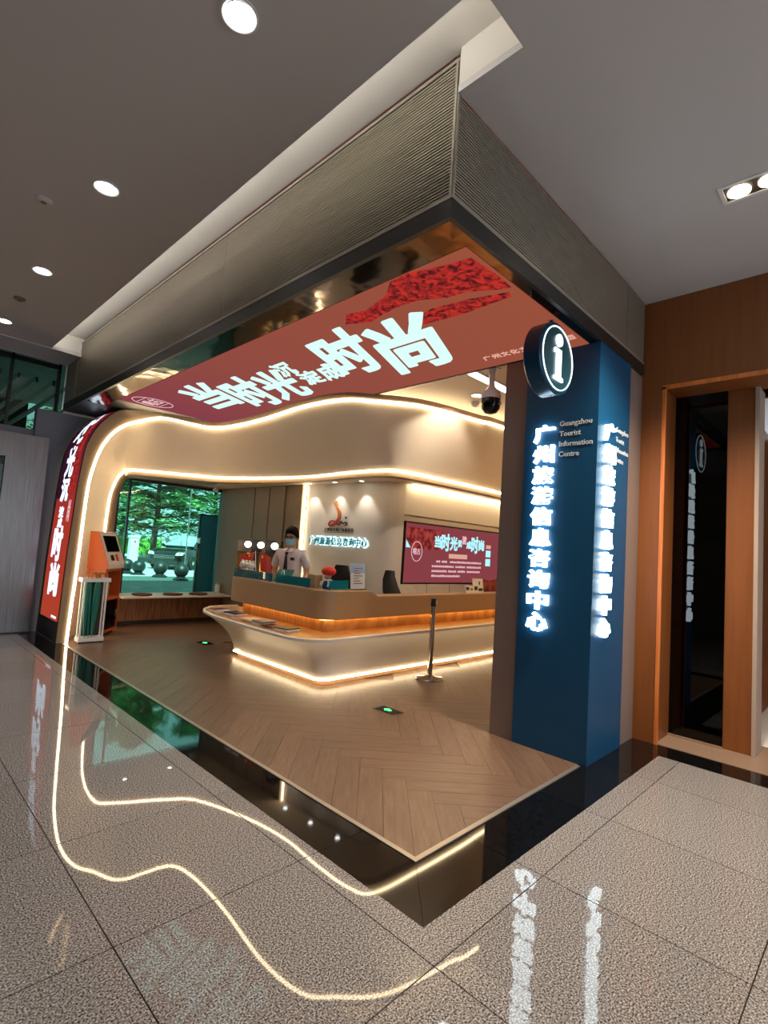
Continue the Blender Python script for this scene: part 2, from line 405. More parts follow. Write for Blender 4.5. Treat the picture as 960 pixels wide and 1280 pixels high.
for a, b in ((-.45, -.001), (-1.26, -.453), (-2.07, -1.263), (-2.9, -2.073)):
    B(2.582, 2.845, a, b, -.013, 0).build('slab', 'black_stone', border)
B(2.847, 3.6, -2.9, -.19, -.04, .004).build('threshold', 'threshold', border)
# --- timber herringbone floor of the kiosk
kf = struct(B(0, 6.4, 0, 7.6, -.04, -.011).build('floor_kiosk', 'subfloor'))
PWd, PL = .15, .90
ca = math.sqrt(.5); n = 6
shared = None
def plank(cx0, cy0, lx, ly):
    gg = .0009
    loc = [(cx0+gg, cy0+gg), (cx0+lx-gg, cy0+gg), (cx0+lx-gg, cy0+ly-gg), (cx0+gg, cy0+ly-gg)]
    wp = [((x-y)*ca, (x+y)*ca) for x, y in loc]
    mx, my = sum(p[0] for p in wp)/4, sum(p[1] for p in wp)/4
    vis = (mx < 1.75 and my < 7.3) or (mx < 5.2 and my < 2.8 and not (mx > 2.3 and my < .4)) or (mx < 2.9 and 5.0 < my < 7.4)
    if mx < -.35 or my < -.35 or not vis: return
    q = clip_poly(wp, .028, 6.3, .028, 7.5)
    if len(q) < 3: return
    cx, cy = mx, my; th = PI/4 if lx > ly else 3*PI/4
    me = bpy.data.meshes.new('plank'); r = Matrix.Rotation(-th, 2)
    pts = [r @ Vector((x-cx, y-cy)) for x, y in q]; m = len(pts)
    me.from_pydata([(p.x, p.y, -.011) for p in pts]+[(p.x, p.y, 0) for p in pts], [], [tuple(range(m-1,-1,-1)), tuple(range(m, 2*m))]+[(i, (i+1)%m, m+(i+1)%m, m+i) for i in range(m)])
    o = link('plank', me, 'plank', kf); o.location = (cx, cy, 0); o.rotation_euler = (0, 0, th)
for k in range(-60, 80):
    for m in range(-8, 9):
        bx_, by_ = k*PWd+m*2*PL, k*PWd
        plank(bx_, by_, PL, PWd)
        plank(bx_+PL, by_+PWd-PL, PWd, PL)
# metal edging
struct(MB().prism([(0,0,-.005),(.028,.028,-.005),(.028,6.05,-.005),(0,6.05,-.005)], (0,0,.010)).build('trim_1', 'trim'))
struct(MB().prism([(0,0,-.005),(1.82,0,-.005),(1.82,.028,-.005),(.028,.028,-.005)], (0,0,.010)).build('trim_2', 'trim'))
# --- ceiling with the light slot along the header
SX, SY, SE = -.41, -.405, 6.33
ceil = struct(MB().box(-9, SX, -9, 7.0, ZC, ZC+.04).box(SX, 9, -9, SY, ZC, ZC+.04).box(-.055, 9, SY, -.03, ZC, ZC+.04).box(SX, -.055, SE, 7.0, ZC, ZC+.04)
              .box(-9, 9, -9, 7.6, 4.3, 4.4).build('ceiling', 'ceil'))
MB().box(-.62, -.60, SY-.02, SE+.02, ZC+.04, 4.12).box(-.62, -.03, SY-.04, SY-.02, ZC+.04, 4.12).box(-.62, -.03, SE+.02, SE+.04, ZC+.04, 4.12).box(-.055, -.03, SY-.02, -.035, ZC+.04, 4.10).box(-.62, -.03, SY-.04, SE+.04, 4.10, 4.14).build('slot_lining', 'white_paint', ceil)
MB().tube([(-.52, SY+.05, 3.92), (-.52, SE-.05, 3.92)], .012, 6).build('cove_tube', 'cove', ceil)
# bulkhead at the far end of the concourse ceiling
MB().box(-9, -.06, 6.32, 6.34, ZC-.012, ZC).build('ceiling_bead', 'white_paint', ceil)
# unseen roof extended outside so that the pavement lies in shade
struct(B(-9, 14, 7.0, 12.5, 4.3, 4.5).build('ceiling_sun_block', 'ceil'))

# --- right-hand timber wall with glazed recess
wr = struct(MB().box(XW, 3.6, -.19, .82, 0, ZC).box(XW, 3.6, -9, -.19, 3.05, ZC).box(3.22, 3.42, -.80, -.60, 0, 3.06).build('wall_right', 'wood_wall'))
MB().box(XW-.006, XW+.01, -.215, -.185, 0, 3.05).box(XW-.006, XW+.01, -3, -.185, 3.03, 3.065).build('frame_edge', 'wood_edge_lit', wr)
B(3.20, 3.44, -.83, -.80, 0, 3.06).build('pilaster_return', 'plaster_pale', wr)
B(3.6, 3.62, -.80, -.19, 0, 3.1).build('recess_back', 'dark', wr)
wn = struct(B(3.205, 3.217, -.60, -.19, .02, 3.05).build('window_1', 'dark_glass'))
MB().box(3.18, 3.24, -.60, -.19, 0, .02).build('window_sill', 'threshold', wn)
for z in (.55, .95, 1.35, 1.75, 2.25, 2.7): B(3.26, 3.58, -.60, -.20, z, z+.02).build('shelf', 'wood_wall', wn)
# shop beyond the pilaster
sh = struct(MB().box(5.4, 5.45, -4, -.6, 0, 3.05).box(3.6, 5.4, -.62, -.60, 0, 3.05).build('wall_shop', 'wood_wall'))
B(3.6, 5.4, -4, -.62, -.02, .006).build('shop_floor', 'white_paint', sh)
B(3.3, 5.4, -4, -.83, 3.05, 3.08).build('shop_ceiling', 'white_paint', sh)
# --- far end: grey wall, glazing over it
we = struct(MB().box(-.34, .5, 7.1, 7.25, 0, 3.17).box(-9, -.34, 7.15, 7.25, 2.76, 2.86).build('wall_end', 'wall_grey'))
wg = struct(B(-9, 0, 7.30, 7.315, 2.8, 4.3).build('window_2', 'door_glass'))
MB().box(-.10, -.06, 7.26, 7.32, 2.8, 3.95).box(-.68, -.645, 7.26, 7.32, 2.8, 3.95).box(-9, -.06, 7.26, 7.32, 3.83, 3.9).build('window_frame', 'dark', wg)
for k in range(16):
    B(-3.2+.22*k, -3.165+.22*k, 7.45, 12.4, 3.62, 3.70).build('fin', 'white_paint', wg)
B(-9, .5, 12.4, 12.45, 2.0, 4.3).build('glazing_back', 'dark', wg)
struct(B(-6.3, -6.2, -9, 7.2, 0, ZC).build('wall_left_unseen', 'unseen_wall'))  # unseen wall added to dim the reflections in glass and floor
# steel door portal
dr = struct(MB().box(-.72, -.17, 7.0, 7.08, 2.42, 2.75).box(-.66, -.17, 7.0, 7.08, 0, 2.42).box(-9, -2.2, 7.0, 7.08, 0, 2.75).box(-2.2, -.72, 7.0, 7.08, 2.42, 2.75).build('door_1', 'brushed'))
B(-2.2, -.66, 7.05, 7.06, .02, 2.42).build('door_pane', 'door_glass', dr)
B(-.66, -.17, 6.99, 7.09, 0, .02).build('door_base', 'dark', dr)

# --- back wall of the kiosk: window, panel wall, logo wall, screen wall
wb = struct(MB().box(.5, .98, 7.5, 7.6, 0, 2.6).box(2.86, 3.3, 7.5, 7.6, 0, 2.6).box(.98, 2.86, 7.5, 7.6, 0, .40).box(.5, 3.3, 7.5, 7.6, 2.40, 4.3).build('wall_back', 'panel_brown'))
wi = struct(B(1.0, 2.84, 7.53, 7.545, .42, 2.40).build('window_3', 'win_glass'))
MB().box(.98, 1.01, 7.5, 7.58, .40, 2.40).box(2.83, 2.86, 7.5, 7.58, .40, 2.40).box(.98, 2.86, 7.5, 7.58, 2.36, 2.40).box(1.16, 1.185, 7.51, 7.57, .42, 2.37).build('window_frame', 'dark', wi)
ceil2 = struct(MB().prism([(.75,6.95,2.42),(1.25,6.42,2.42),(2.05,5.86,2.42),(2.33,4.98,2.42),(2.45,4.15,2.42),(2.42,3.45,2.42),(2.44,2.92,2.42),(2.58,2.70,2.42),(3.24,2.64,2.42),(6.3,2.64,2.42),(6.3,7.55,2.42),(.75,7.55,2.42)], (0,0,.03)).build('ceiling_counter', 'cream'))
ceil3 = struct(MB().box(1.87, 6.4, .8, 7.6, 3.2, 3.24).box(.0, 1.87, 5.5, 7.4, 3.2, 3.24).build('ceiling_kiosk', 'cream'))
struct(B(6.3, 6.4, .0, 7.6, 0, 4.3).build('wall_kiosk_bounce', 'cream'))  # unseen closing wall, put in to bounce light inside the kiosk
struct(B(2.9, 6.4, .78, .82, 0, 4.3).build('wall_kiosk_side', 'cream'))
wp = struct(MB().prism([(2.83,7.5,0),(2.9,5.06,0),(3.3,5.06,0),(3.3,7.5,0)], (0,0,.93)).prism([(2.83,7.5,.93),(2.85,6.80,.93),(3.3,6.80,.93),(3.3,7.5,.93)], (0,0,1.49)).prism([(2.885,5.46,.93),(2.9,5.06,.93),(3.3,5.06,.93),(3.3,5.46,.93)], (0,0,1.49))
            .prism([(2.86,6.80,1.50),(2.895,5.46,1.50),(3.3,5.46,1.50),(3.3,6.80,1.50)], (0,0,.92)).prism([(3.05,6.80,.93),(3.05,5.46,.93),(3.3,5.46,.93),(3.3,6.80,.93)], (0,0,.6)).build('wall_panelled', 'panel_brown'))
# three tall panels over the lamp niche and the shelf niche under it
for k in range(3):
    y1, y0 = 6.78-.44*k, 6.78-.44*(k+1)+.02
    MB().prism([(2.83+.012*k, y1, 1.53), (2.838+.012*k, y0, 1.53), (2.9, y0, 1.53), (2.9, y1, 1.53)], (0, 0, .885)).build('panel', 'panel_brown', wp)
    B(2.86, 3.05, y0-.02, y0, .93, 1.5).build('niche_divider', 'panel_seam', wp)
B(2.86, 3.05, 5.46, 6.80, 1.27, 1.285).build('niche_shelf', 'panel_seam', wp)
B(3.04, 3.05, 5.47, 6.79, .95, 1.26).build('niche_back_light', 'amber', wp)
MB().tube([(2.935, 5.03, .3), (2.935, 5.03, 2.41)], .016, 6).build('wall_light', 'strip', wp)
lwp = [(2.955,5.0),(2.97,4.8),(3.0,4.4),(3.03,4.0),(3.06,3.65),(3.08,3.5),(3.13,3.38),(3.22,3.30),(3.36,3.27)]
lwp2 = [(p[0], p[1]) for p in cat_rom([(x, y, 0) for x, y in lwp], 4)]
wl = struct(MB().prism([(x, y, 0) for x, y in lwp2]+[(3.36,3.6,0),(3.3,5.0,0)], (0,0,2.42)).build('wall_logo', 'logo_wall', smooth=50))
ws = struct(MB().box(3.37, 6.3, 3.34, 3.45, 0, 2.42).box(3.37, 6.3, 3.28, 3.34, 1.99, 2.42).box(3.37, 6.3, 3.28, 3.34, 1.90, 1.965).box(3.37, 6.3, 3.28, 3.34, 0, 1.01).build('wall_screen', 'logo_wall'))
for k in range(3): B(3.95+.55*k, 3.954+.55*k, 3.277, 3.282, .3, 1.01).build('panel_joint', 'panel_seam', ws)
MB().tube([(3.42, 3.2, 2.40), (6.3, 3.2, 2.40)], .012, 6).build('wall_washer', 'strip2', ws)

# ================================================================== HEADER CANOPY
hd = thing('canopy_header', 'ribbed grey metal header band wrapping the corner above the kiosk', 'canopy header', (-.056, -.031, ZS))
HX, HY, HE = -.056, -.031, 6.95
MB().box(HX, HX+.03, HY, HE, ZS, 3.28).box(HX+.0301, XW-.02, HY, HY+.03, ZS, 3.28).build('beam', 'beam', hd)
MB().box(HX+.05, HX+.07, HY+.05, HE, 3.28, 4.04).box(HX+.07, XW-.02, HY+.05, HY+.07, 3.28, ZC-.004).build('backing', 'louvre_back', hd)
def slats(name, pts, z0, z1):
    (xa, ya), (xb, yb) = pts; mb = MB(); z = z0
    while z < z1-.006:
        if ya == yb: mb.box(xa, xb, ya, ya+.016, z, z+.0088)
        else: mb.box(xa, xa+.016, ya, yb, z, z+.0088)
        z += .0176
    o = mb.build(name, 'louvre', hd); o['kind'] = 'stuff'
slats('louvre_slats', ((HX, HY+.02), (HX, 2.365)), 3.30, 4.025)
slats('louvre_slats', ((HX, 2.38), (HX, HE-.5)), 3.30, 4.025)
slats('louvre_slats', ((HX+.02, HY), (2.365, HY)), 3.30, 3.835)
slats('louvre_slats', ((2.385, HY), (XW-.04, HY)), 3.30, 3.835)
fr = MB().box(HX-.004, HX+.02, HY+.004, HY+.018, 3.28, 4.04).box(HX+.004, HX+.018, HY-.004, HY+.02, 3.28, ZC-.002)
fr.box(HX-.003, HX+.02, HY, HE-.5, 4.025, 4.045).box(HX, XW-.03, HY-.003, HY+.02, 3.28, 3.297).box(HX-.003, HX+.02, HY, HE-.5, 3.28, 3.296)
fr.box(HX-.002, HX+.024, HE-.5, HE, 3.28, 4.04).box(HX-.001, HX+.02, 2.366, 2.37, 3.28, 4.03)
fr.build('louvre_frame', 'louvre_frame', hd)
MB().box(HX+.03, .213, HY+.03, 6.0, ZS+.002, ZS+.02).box(.213, 1.85, HY+.03, .066, ZS+.002, ZS+.02).build('soffit', 'steel', hd)
B(HX+.03, 1.0, 6.0, HE, ZS+.002, ZS+.02).build('soffit_end', 'dark', hd)
B(.213, 1.87, 5.5, 5.999, ZS+.01, ZS+.02).build('soffit_end', 'dark', hd)
B(1.851, 2.82, HY+.03, .8, ZS+.004, ZS+.02).build('soffit_end', 'dark', hd)
B(HX, .9, HE, HE+.02, ZS, 4.04).build('end_cap', 'beam', hd)
# ceiling LED screen
cs = thing('ceiling_screen', 'long reddish-brown LED screen with big white calligraphy set into the soffit', 'screen', (.213, .066, ZS))
B(.213, 1.86, .066, 5.5, ZS-.004, ZS+.03).build('display', 'led_ceiling', cs)
B(1.855, 1.872, .066, 5.5, ZS-.012, ZS+.03).build('edge_profile', 'dark', cs)
R_, U_ = (0, -1, 0), (-1, 0, 0)
def ctext(ch, x, y, w_, h_, m='led_text', nm='character', sh=.42, off=.02, bo=None):
    return text(nm, ch, (x, y, ZS-.004), R_, U_, (w_, h_), m, cs, extrude=.0015, offset=off, shear=sh, bold=.03*w_ if bo is None else bo)
for ch, x, y, w_, h_ in (('当', .84, 4.25, .62, .74), ('时', 1.05, 3.68, .56, .86), ('光', 1.08, 3.12, .56, .76), ('沉', .80, 2.66, .26, .30), ('淀', 1.10, 2.62, .28, .32), ('成', 1.10, 2.32, .26, .36), ('时', .90, 1.84, .56, .84), ('尚', 1.08, 1.26, .62, .94)):
    ctext(ch, x, y, w_, h_)
for k, ch in enumerate('广州文化文'): ctext(ch, 1.66, .87-.088*k, .075, .09, 'led_tag', sh=.1, off=.02)
ctext('展', 1.66, .13, .08, .09, 'led_tag', sh=.1, off=.02)
fl = MB()
for poly in ([(.47,1.37),(.36,1.24),(.40,1.06),(.33,.80),(.22,.66),(.21,.50),(.27,.30),(.31,.10),(.56,.08),(.74,.09),(.72,.16),(.62,.34),(.60,.50),(.52,.66),(.50,.80),(.52,1.02),(.56,1.18)], [(.78,.13),(.84,.15),(.86,.55),(.82,.94),(.74,.98),(.66,.68),(.70,.40)]):
    fl.prism([(x, y, ZS-.0048) for x, y in poly], (0, 0, .0006))
fl.build('floral_print', 'led_floral', cs)
seal = MB()
seal.tube([(.53+.25*math.cos(2*PI*k/40), 5.2+.2*math.sin(2*PI*k/40), ZS-.005) for k in range(40)], .006, 5, closed=True)
seal.box(.38, .39, 5.05, 5.35, ZS-.0052, ZS-.004).box(.67, .68, 5.05, 5.35, ZS-.0052, ZS-.004)
seal.build('seal', 'led_pink', cs)
for ch, y in (('唱', 5.28), ('古', 5.12)): ctext(ch, .53, y, .13, .2, 'led_pink', 'seal_character', sh=0, off=.01)

# ================================================================== PORTAL (curved arch with light lines)
P1 = [(.077,6.1,.005),(.09,6.1,.5),(.106,6.1,.9),(.12,6.1,1.6),(.13,6.1,1.93),(.145,6.1,2.15),(.197,6.1,2.43),(.26,6.1,2.63),(.363,6.1,2.82),(.5,6.08,2.965),(.66,6.05,3.055),(.85,5.82,3.125),(1.01,5.72,3.13),(1.19,5.69,3.12),(1.54,5.60,3.11),(1.655,5.17,3.10),(1.66,4.35,3.10),(1.575,3.35,3.10),(1.65,2.73,3.10),(1.89,2.46,3.10),(2.24,2.18,3.10),(2.66,2.05,3.10),(3.18,1.96,3.10),(3.6,1.88,3.10),(6.16,1.76,3.10)]
P2 = [(.615,6.93,.005),(.625,6.93,.5),(.635,6.93,.80),(.656,6.93,1.41),(.662,6.93,1.7),(.676,6.92,2.0),(.70,6.90,2.15),(.735,6.88,2.275),(.765,6.82,2.35),(.795,6.73,2.40),(.841,6.58,2.42),(1.0,6.46,2.42),(1.169,6.354,2.42),(1.36,6.26,2.42),(1.62,6.11,2.42),(1.949,5.83,2.42),(2.253,4.96,2.42),(2.378,4.157,2.42),(2.348,3.447,2.42),(2.367,2.878,2.42),(2.528,2.628,2.42),(3.233,2.57,2.42),(4.124,2.553,2.42),(4.676,2.569,2.42),(6.16,2.58,2.42)]
P0 = [(-.06,6.04,.005),(-.05,6.04,.5),(-.04,6.04,1.07),(-.02,6.04,1.6),(-.005,6.04,1.95),(.005,6.04,2.15),(.03,6.04,2.45),(.06,6.04,2.63),(.15,6.03,2.86),(.28,6.03,3.04),(.42,6.0,3.16),(.66,5.78,3.178),(.88,5.66,3.178),(1.15,5.62,3.178),(1.50,5.54,3.178)]+[(x-.03,y-.01,3.178) for x,y,z in P1[15:]]
Q0, Q1, Q2 = cat_rom(P0, 5), cat_rom(P1, 5), cat_rom(P2, 5)
po = thing('portal_arch', 'curved cream arch edged with two warm light lines around the kiosk hall', 'arch', (.077, 6.1, 0))
rows = []
for k in range(9):
    t = k/8; bul = math.sin(PI*t)
    rows.append([a.lerp(b, t) + (Vector((.012*bul, .012*bul, .012*bul)) if a.z > 2.9 else Vector((-.055*bul, .04*bul, 0))) for a, b in zip(Q1, Q2)])
MB().loft(rows).build('reveal', 'cream', po, smooth=60)
MB().loft([Q0, [a.lerp(b, .5)+Vector((-.004,-.012,0)) for a, b in zip(Q0, Q1)], Q1]).build('fascia', 'fascia', po, smooth=60)
lower = []
for i, p in enumerate(Q2):
    q0 = Q2[max(i-1, 0)]; q1 = Q2[min(i+1, len(Q2)-1)]; d = (q1-q0); d.normalize()
    inw = Vector((d.z, 0, -d.x)) if abs(d.z) > .3 else Vector((0, 0, -1))
    lower.append((p+Vector((.012,.012,0)), p + inw*.06 + Vector((.015, .015, 0)), p + inw*.062 + Vector((.10, .12, 0))))
MB().loft([[l[0] for l in lower], [l[1] for l in lower], [l[2] for l in lower]]).build('inner_fascia', 'fascia', po, smooth=60)
MB().loft([[l[2] for l in lower][:75], [l[2]+Vector((.12, .42, 0)) for l in lower][:75]]).build('inner_jamb', 'panel_brown', po, smooth=60)
MB().tube([p+Vector((-.004,-.006,0)) for p in Q1], .017, 8).build('light_line', 'strip', po)
MB().tube([p+Vector((-.0,-.004,.008)) for p in Q2], .016, 8).build('light_line', 'strip2', po)
# outer flank carrying the curved LED screen
flank = [p for p in Q0 if p.y > 5.95]
MB().loft([[p+Vector((0,0,0)) for p in flank], [Vector((p.x+.0, 7.09, p.z)) for p in flank]]).build('flank', 'dark', po, smooth=60)
ls = thing('curved_screen', 'tall red LED screen bent over the flank of the arch with vertical white writing', 'screen', (-.06, 6.1, .16))
prof = [Vector((p.x, 0, p.z)) for p in flank if .17 < p.z < 3.13]
def normal_at(i):
    d = prof[min(i+1,len(prof)-1)]-prof[max(i-1,0)]; d.normalize(); return Vector((-d.z, 0, d.x))
scr_o = [p+normal_at(i)*.016 for i, p in enumerate(prof)]
MB().loft([[Vector((p.x, 6.10, p.z)) for p in prof], [Vector((p.x, 6.10, p.z)) for p in scr_o], [Vector((p.x, 6.90, p.z)) for p in scr_o], [Vector((p.x, 6.90, p.z)) for p in prof]]).build('display', 'led_side', ls, smooth=60)
arc = [0]
for i in range(1, len(scr_o)): arc.append(arc[-1]+(scr_o[i]-scr_o[i-1]).length)
def on_screen(s, y, d):
    s = max(0, min(s, arc[-1]-1e-4)); i = max(k for k in range(len(arc)-1) if arc[k] <= s)
    t = (s-arc[i])/(arc[i+1]-arc[i]); p = scr_o[i].lerp(scr_o[i+1], t)+normal_at(i)*(.001+max(d, 0))
    return Vector((p.x, y, p.z))
for ch, s0, yc, w_, h_ in (('尚', .52, 6.46, .42, .42), ('时', 1.00, 6.52, .42, .46), ('成', 1.28, 6.56, .20, .13), ('淀', 1.43, 6.56, .22, .15), ('沉', 1.74, 6.56, .34, .32), ('光', 2.14, 6.54, .36, .44), ('时', 2.66, 6.54, .44, .50), ('当', 3.14, 6.56, .38, .38)):
    text('character', ch, (0,0,0), (0,-1,0), (0,0,1), (w_, h_), 'led_text_blue', ls, extrude=.002, offset=.02, bold=.035*w_, fn=lambda a, b, d, s0=s0, yc=yc: on_screen(s0+b, yc-a, d))
dk_ = [on_screen(s, 0, .0003) for s in [1.62+.08*k for k in range(22)]]
MB().loft([[Vector((p.x, 6.52, p.z)) for p in dk_], [Vector((p.x, 6.899, p.z)) for p in dk_]]).build('dark_print', EM('led_maroon', S(58, 18, 40), .8), ls)
fr_ = [on_screen(s, 0, .0006) for s in [1.72+.06*k for k in range(22)]]
MB().loft([[Vector((p.x, 6.13, p.z)) for p in fr_], [Vector((p.x, 6.40, p.z)) for p in fr_]]).build('floral_print', 'led_floral', ls)
text('small_character', '尚', (0,0,0), (0,-1,0), (0,0,1), (.12, .3), 'led_pink', ls, extrude=.001, offset=.03, fn=lambda a, b, d: on_screen(1.45+b, 6.22-a, d))
MB().loft([[on_screen(.03, 6.12, .001), on_screen(.03, 6.35, .001)], [on_screen(.06, 6.12, .001), on_screen(.06, 6.35, .001)]]).build('caption_line', 'led_text_blue', ls)

# ================================================================== SIGN PILLAR
pl = thing('sign_pillar', 'square blue pillar with glowing white vertical Chinese lettering at the kiosk corner', 'sign pillar', (1.85, -.03, 0))
B(1.866, XW-.004, -.014, .80, 0, ZS-.003).build('core', 'pillar', pl)
MB().box(1.85, 1.866, -.03, .58, 0, ZS-.003).build('blue_panel', 'blue', pl)
MB().box(1.866, 2.50, -.03, -.014, 0, ZS-.003).build('blue_panel', 'blue', pl)
name10 = '广州旅游信息咨询中心'
for k, ch in enumerate(name10):
    z = 2.492-.1675*k
    a = text('character', ch, (1.835, .398, z), (0,-1,0), (0,0,1), (.178, .146), 'glow', pl, extrude=.016, offset=.032)
    b = text('character', ch, (2.05, -.045, z+.004), (1,0,0), (0,0,1), (.20, .146), 'glow', pl, extrude=.016, offset=.032)
for k, ln in enumerate(('Guangzhou', 'Tourist', 'Information', 'Centre')):
    text('english_line', ln, (1.848, .275, 2.545-.082*k), (0,-1,0), (0,0,1), (None, .058), 'grey_text', pl, extrude=.002, offset=.008, anchor='L')
    text('english_line', ln, (2.21, -.032, 2.545-.082*k), (1,0,0), (0,0,1), (None, .058), 'grey_text', pl, extrude=.002, offset=.008, anchor='L')
# round information sign
sg = thing('information_sign', 'round hanging teal sign with a glowing white letter i and ring', 'sign', (1.315, .05, 3.18))
ic = (1.315, .05, 2.885)
MB().lathe([(.245, -.13), (.255, -.12), (.255, -.008), (.247, 0), (.0, 0)], ic, 48, 'Y').build('drum', 'rim_blue', sg, smooth=40)
MB().lathe([(.236, .0), (.236, .004), (0, .004)], ic, 48, 'Y').build('face', 'teal_dark', sg)
MB().tube([(ic[0]+.222*math.cos(2*PI*k/56), ic[1]-.006, ic[2]+.222*math.sin(2*PI*k/56)) for k in range(56)], .0042, 6, closed=True).build('ring', 'glow_soft', sg)
MB().prism([(ic[0]+x, ic[1]-.004, ic[2]+z) for x, z in ((-.062,.062),(.032,.062),(.032,-.125),(.065,-.135),(.065,-.158),(-.065,-.158),(-.065,-.135),(-.032,-.125),(-.032,.036),(-.062,.030))], (0,-.012,0)).build('letter_stem', 'glow_soft', sg)
MB().lathe([(.044, 0), (.044, .012), (0, .012)], (ic[0], ic[1]-.004, ic[2]+.128), 24, 'Y').build('letter_dot', 'glow_soft', sg)
MB().lathe([(.012, 0), (.012, .05)], (ic[0], ic[1]+.06, 3.135), 10).build('rod', 'dark', sg)
MB().lathe([(.03, 0), (.03, .006)], (ic[0], ic[1]+.06, 3.176), 14).build('rod_plate', 'dark', sg)
# dome camera
dc = thing('dome_camera', 'white hanging security camera with black dome beside the pillar', 'camera', (1.93, .99, 3.2))
c0 = (1.93, .99, 0)
MB().box(1.87, 1.99, .94, 1.04, 3.188, 3.2).build('mount_plate', 'white_plastic', dc)
MB().lathe([(.034, 3.19), (.028, 3.12), (.026, 3.05), (.03, 3.02), (.055, 2.99), (.085, 2.965), (.092, 2.93), (.092, 2.90), (0, 2.90)], c0, 24).build('housing', 'white_plastic', dc, smooth=50)
MB().lathe([(.088, 2.90), (.09, 2.86), (.082, 2.81), (.055, 2.775), (.02, 2.765), (0, 2.764)], c0, 24).build('dome', 'black_gloss', dc, smooth=60)
MB().lathe([(.02, 0), (.02, .012), (0, .014)], (1.93, .902, 2.85), 12, 'Y').build('lens', 'chrome', dc)

# ================================================================== CONCOURSE CEILING FITTINGS
places = ('closest to the camera at the top edge', 'second from the camera', 'third from the camera', 'farthest at the left edge')
for k, y in enumerate((.483, 2.263, 4.013, 5.78)):
    t = thing('downlight', 'round white recessed downlight in the grey ceiling, ' + places[k], 'downlight', (-1.02, y, ZC), 'concourse downlights')
    MB().lathe([(.085, -.0), (.088, -.008), (.078, -.010), (.07, -.004), (.066, .0)], (-1.02, y, ZC), 32).build('trim_ring', 'white_plastic', t, smooth=40)
    MB().lathe([(.062, -.002), (.062, -.006), (0, -.007)], (-1.02, y, ZC), 28).build('lens', 'lamp', t)
    spot('downlight_lamp', (-1.02, y, ZC-.03), (-1.02, y, 0), 75, (1, .96, .92), 2.0, .8, .06, t)
t = thing('twin_spotlight', 'rectangular recessed fitting with two warm lamps in the right ceiling', 'spotlight', (1.64, -1.0, ZC))
MB().box(1.54, 1.565, -1.25, -.85, ZC-.006, ZC).box(1.715, 1.74, -1.25, -.85, ZC-.006, ZC).box(1.565, 1.715, -.875, -.85, ZC-.006, ZC).box(1.565, 1.715, -1.25, -1.225, ZC-.006, ZC).build('frame', 'white_plastic', t)
B(1.565, 1.715, -1.225, -.875, ZC-.002, ZC).build('recess', 'panel_seam', t)
for y in (-.95, -1.11):
    MB().lathe([(.062, -.003), (.062, -.010), (.05, -.014), (0, -.016)], (1.64, y, ZC), 24).build('lamp', 'lamp_warm', t)
    spot('spot_lamp', (1.64, y, ZC-.04), (1.64, y+.02, 0), 330, (1, .84, .66), 2.0, .8, .06, t)
for k, (x, y, lb, nm) in enumerate(((-1.278, 2.784, 'flat grey sensor disc on the ceiling left of the downlight row', 'ceiling_sensor'), (-1.03, 4.905, 'small brown smoke detector between the two farthest ceiling downlights', 'smoke_detector'))):
    t = thing(nm, lb, 'detector', (x, y, ZC))
    MB().lathe([(.055, 0), (.055, -.008), (.04, -.018), (0, -.02)], (x, y, ZC), 20).build('base', 'ceil' if k == 0 else 'sensor', t, smooth=40)
    MB().lathe([(.02, -.018), (.02, -.03 if k else -.022), (0, -.032 if k else -.023)], (x, y, ZC), 14).build('cap', 'sensor', t, smooth=40)

# ================================================================== KIOSK CEILING FITTINGS
def small_down(x, y, z, lb, grp, energy, col, target=None, r=.035, size=1.1):
    t = thing('recessed_spot', lb, 'downlight', (x, y, z), grp)
    MB().lathe([(r+.012, 0), (r+.012, -.006), (r, -.008), (r-.004, 0)], (x, y, z), 20).build('trim_ring', 'white_plastic', t, smooth=40)
    MB().lathe([(r-.004, -.002), (r-.004, -.005), (0, -.006)], (x, y, z), 16).build('lens', 'lamp', t)
    spot('spot_lamp', (x, y, z-.02), target or (x, y, 0), energy, col, size, .35, .02, t)
for k, (x, y) in enumerate(((2.835, 4.80), (2.875, 4.25), (2.92, 3.72))):
    small_down(x, y, 2.42, 'tiny spotlight washing the white logo wall, ' + ('by the vertical light line', 'above the red emblem', 'nearest the wall bend')[k], 'logo wall spotlights', 13, (1, .90, .78), (x+.05, y, 0), size=1.30)
for k, (x, y) in enumerate(((1.38, 7.10), (2.10, 7.10))):
    small_down(x, y, 2.42, ('tiny spotlight over the left end of the window bench', 'tiny spotlight over the right half of the window bench')[k], 'window bench spotlights', 9, (1, .85, .68))
small_down(2.55, 1.58, 3.2, 'bright round downlight in the cream kiosk ceiling beside the dome camera', None, 55, (1, .88, .72), (2.9, 2.9, 1.5), .06, 1.7)
small_down(4.3, 2.1, 3.2, 'round downlight added to the kiosk ceiling for its light, unseen behind the pillar', None, 90, (1, .88, .72), (4.6, 3.0, 1.8), .06, 1.8)  # added lamp, out of sight, to brighten the hall behind the pillar
t = thing('linear_light', 'straight white light strip in the kiosk ceiling above the dome camera', 'ceiling light', (1.9, 1.2, 3.2))
B(1.90, 4.6, 1.15, 1.27, 3.186, 3.2).build('housing', 'white_plastic', t)
B(1.92, 4.58, 1.165, 1.255, 3.180, 3.188).build('diffuser', EM('linear_diffuser', (1, .9, .76, 1), 5), t)
t = thing('ceiling_sprinkler', 'small white dome detector under the cream bulkhead light line', 'detector', (2.75, 1.75, 3.2))
MB().lathe([(.05, 3.2), (.05, 3.18), (.035, 3.15), (0, 3.14)], (2.75, 1.75, 0), 18).build('body', 'white_plastic', t, smooth=50)
MB().lathe([(.03, 3.2), (.03, 3.203)], (2.75, 1.75, 0), 12).build('collar', 'white_plastic', t)
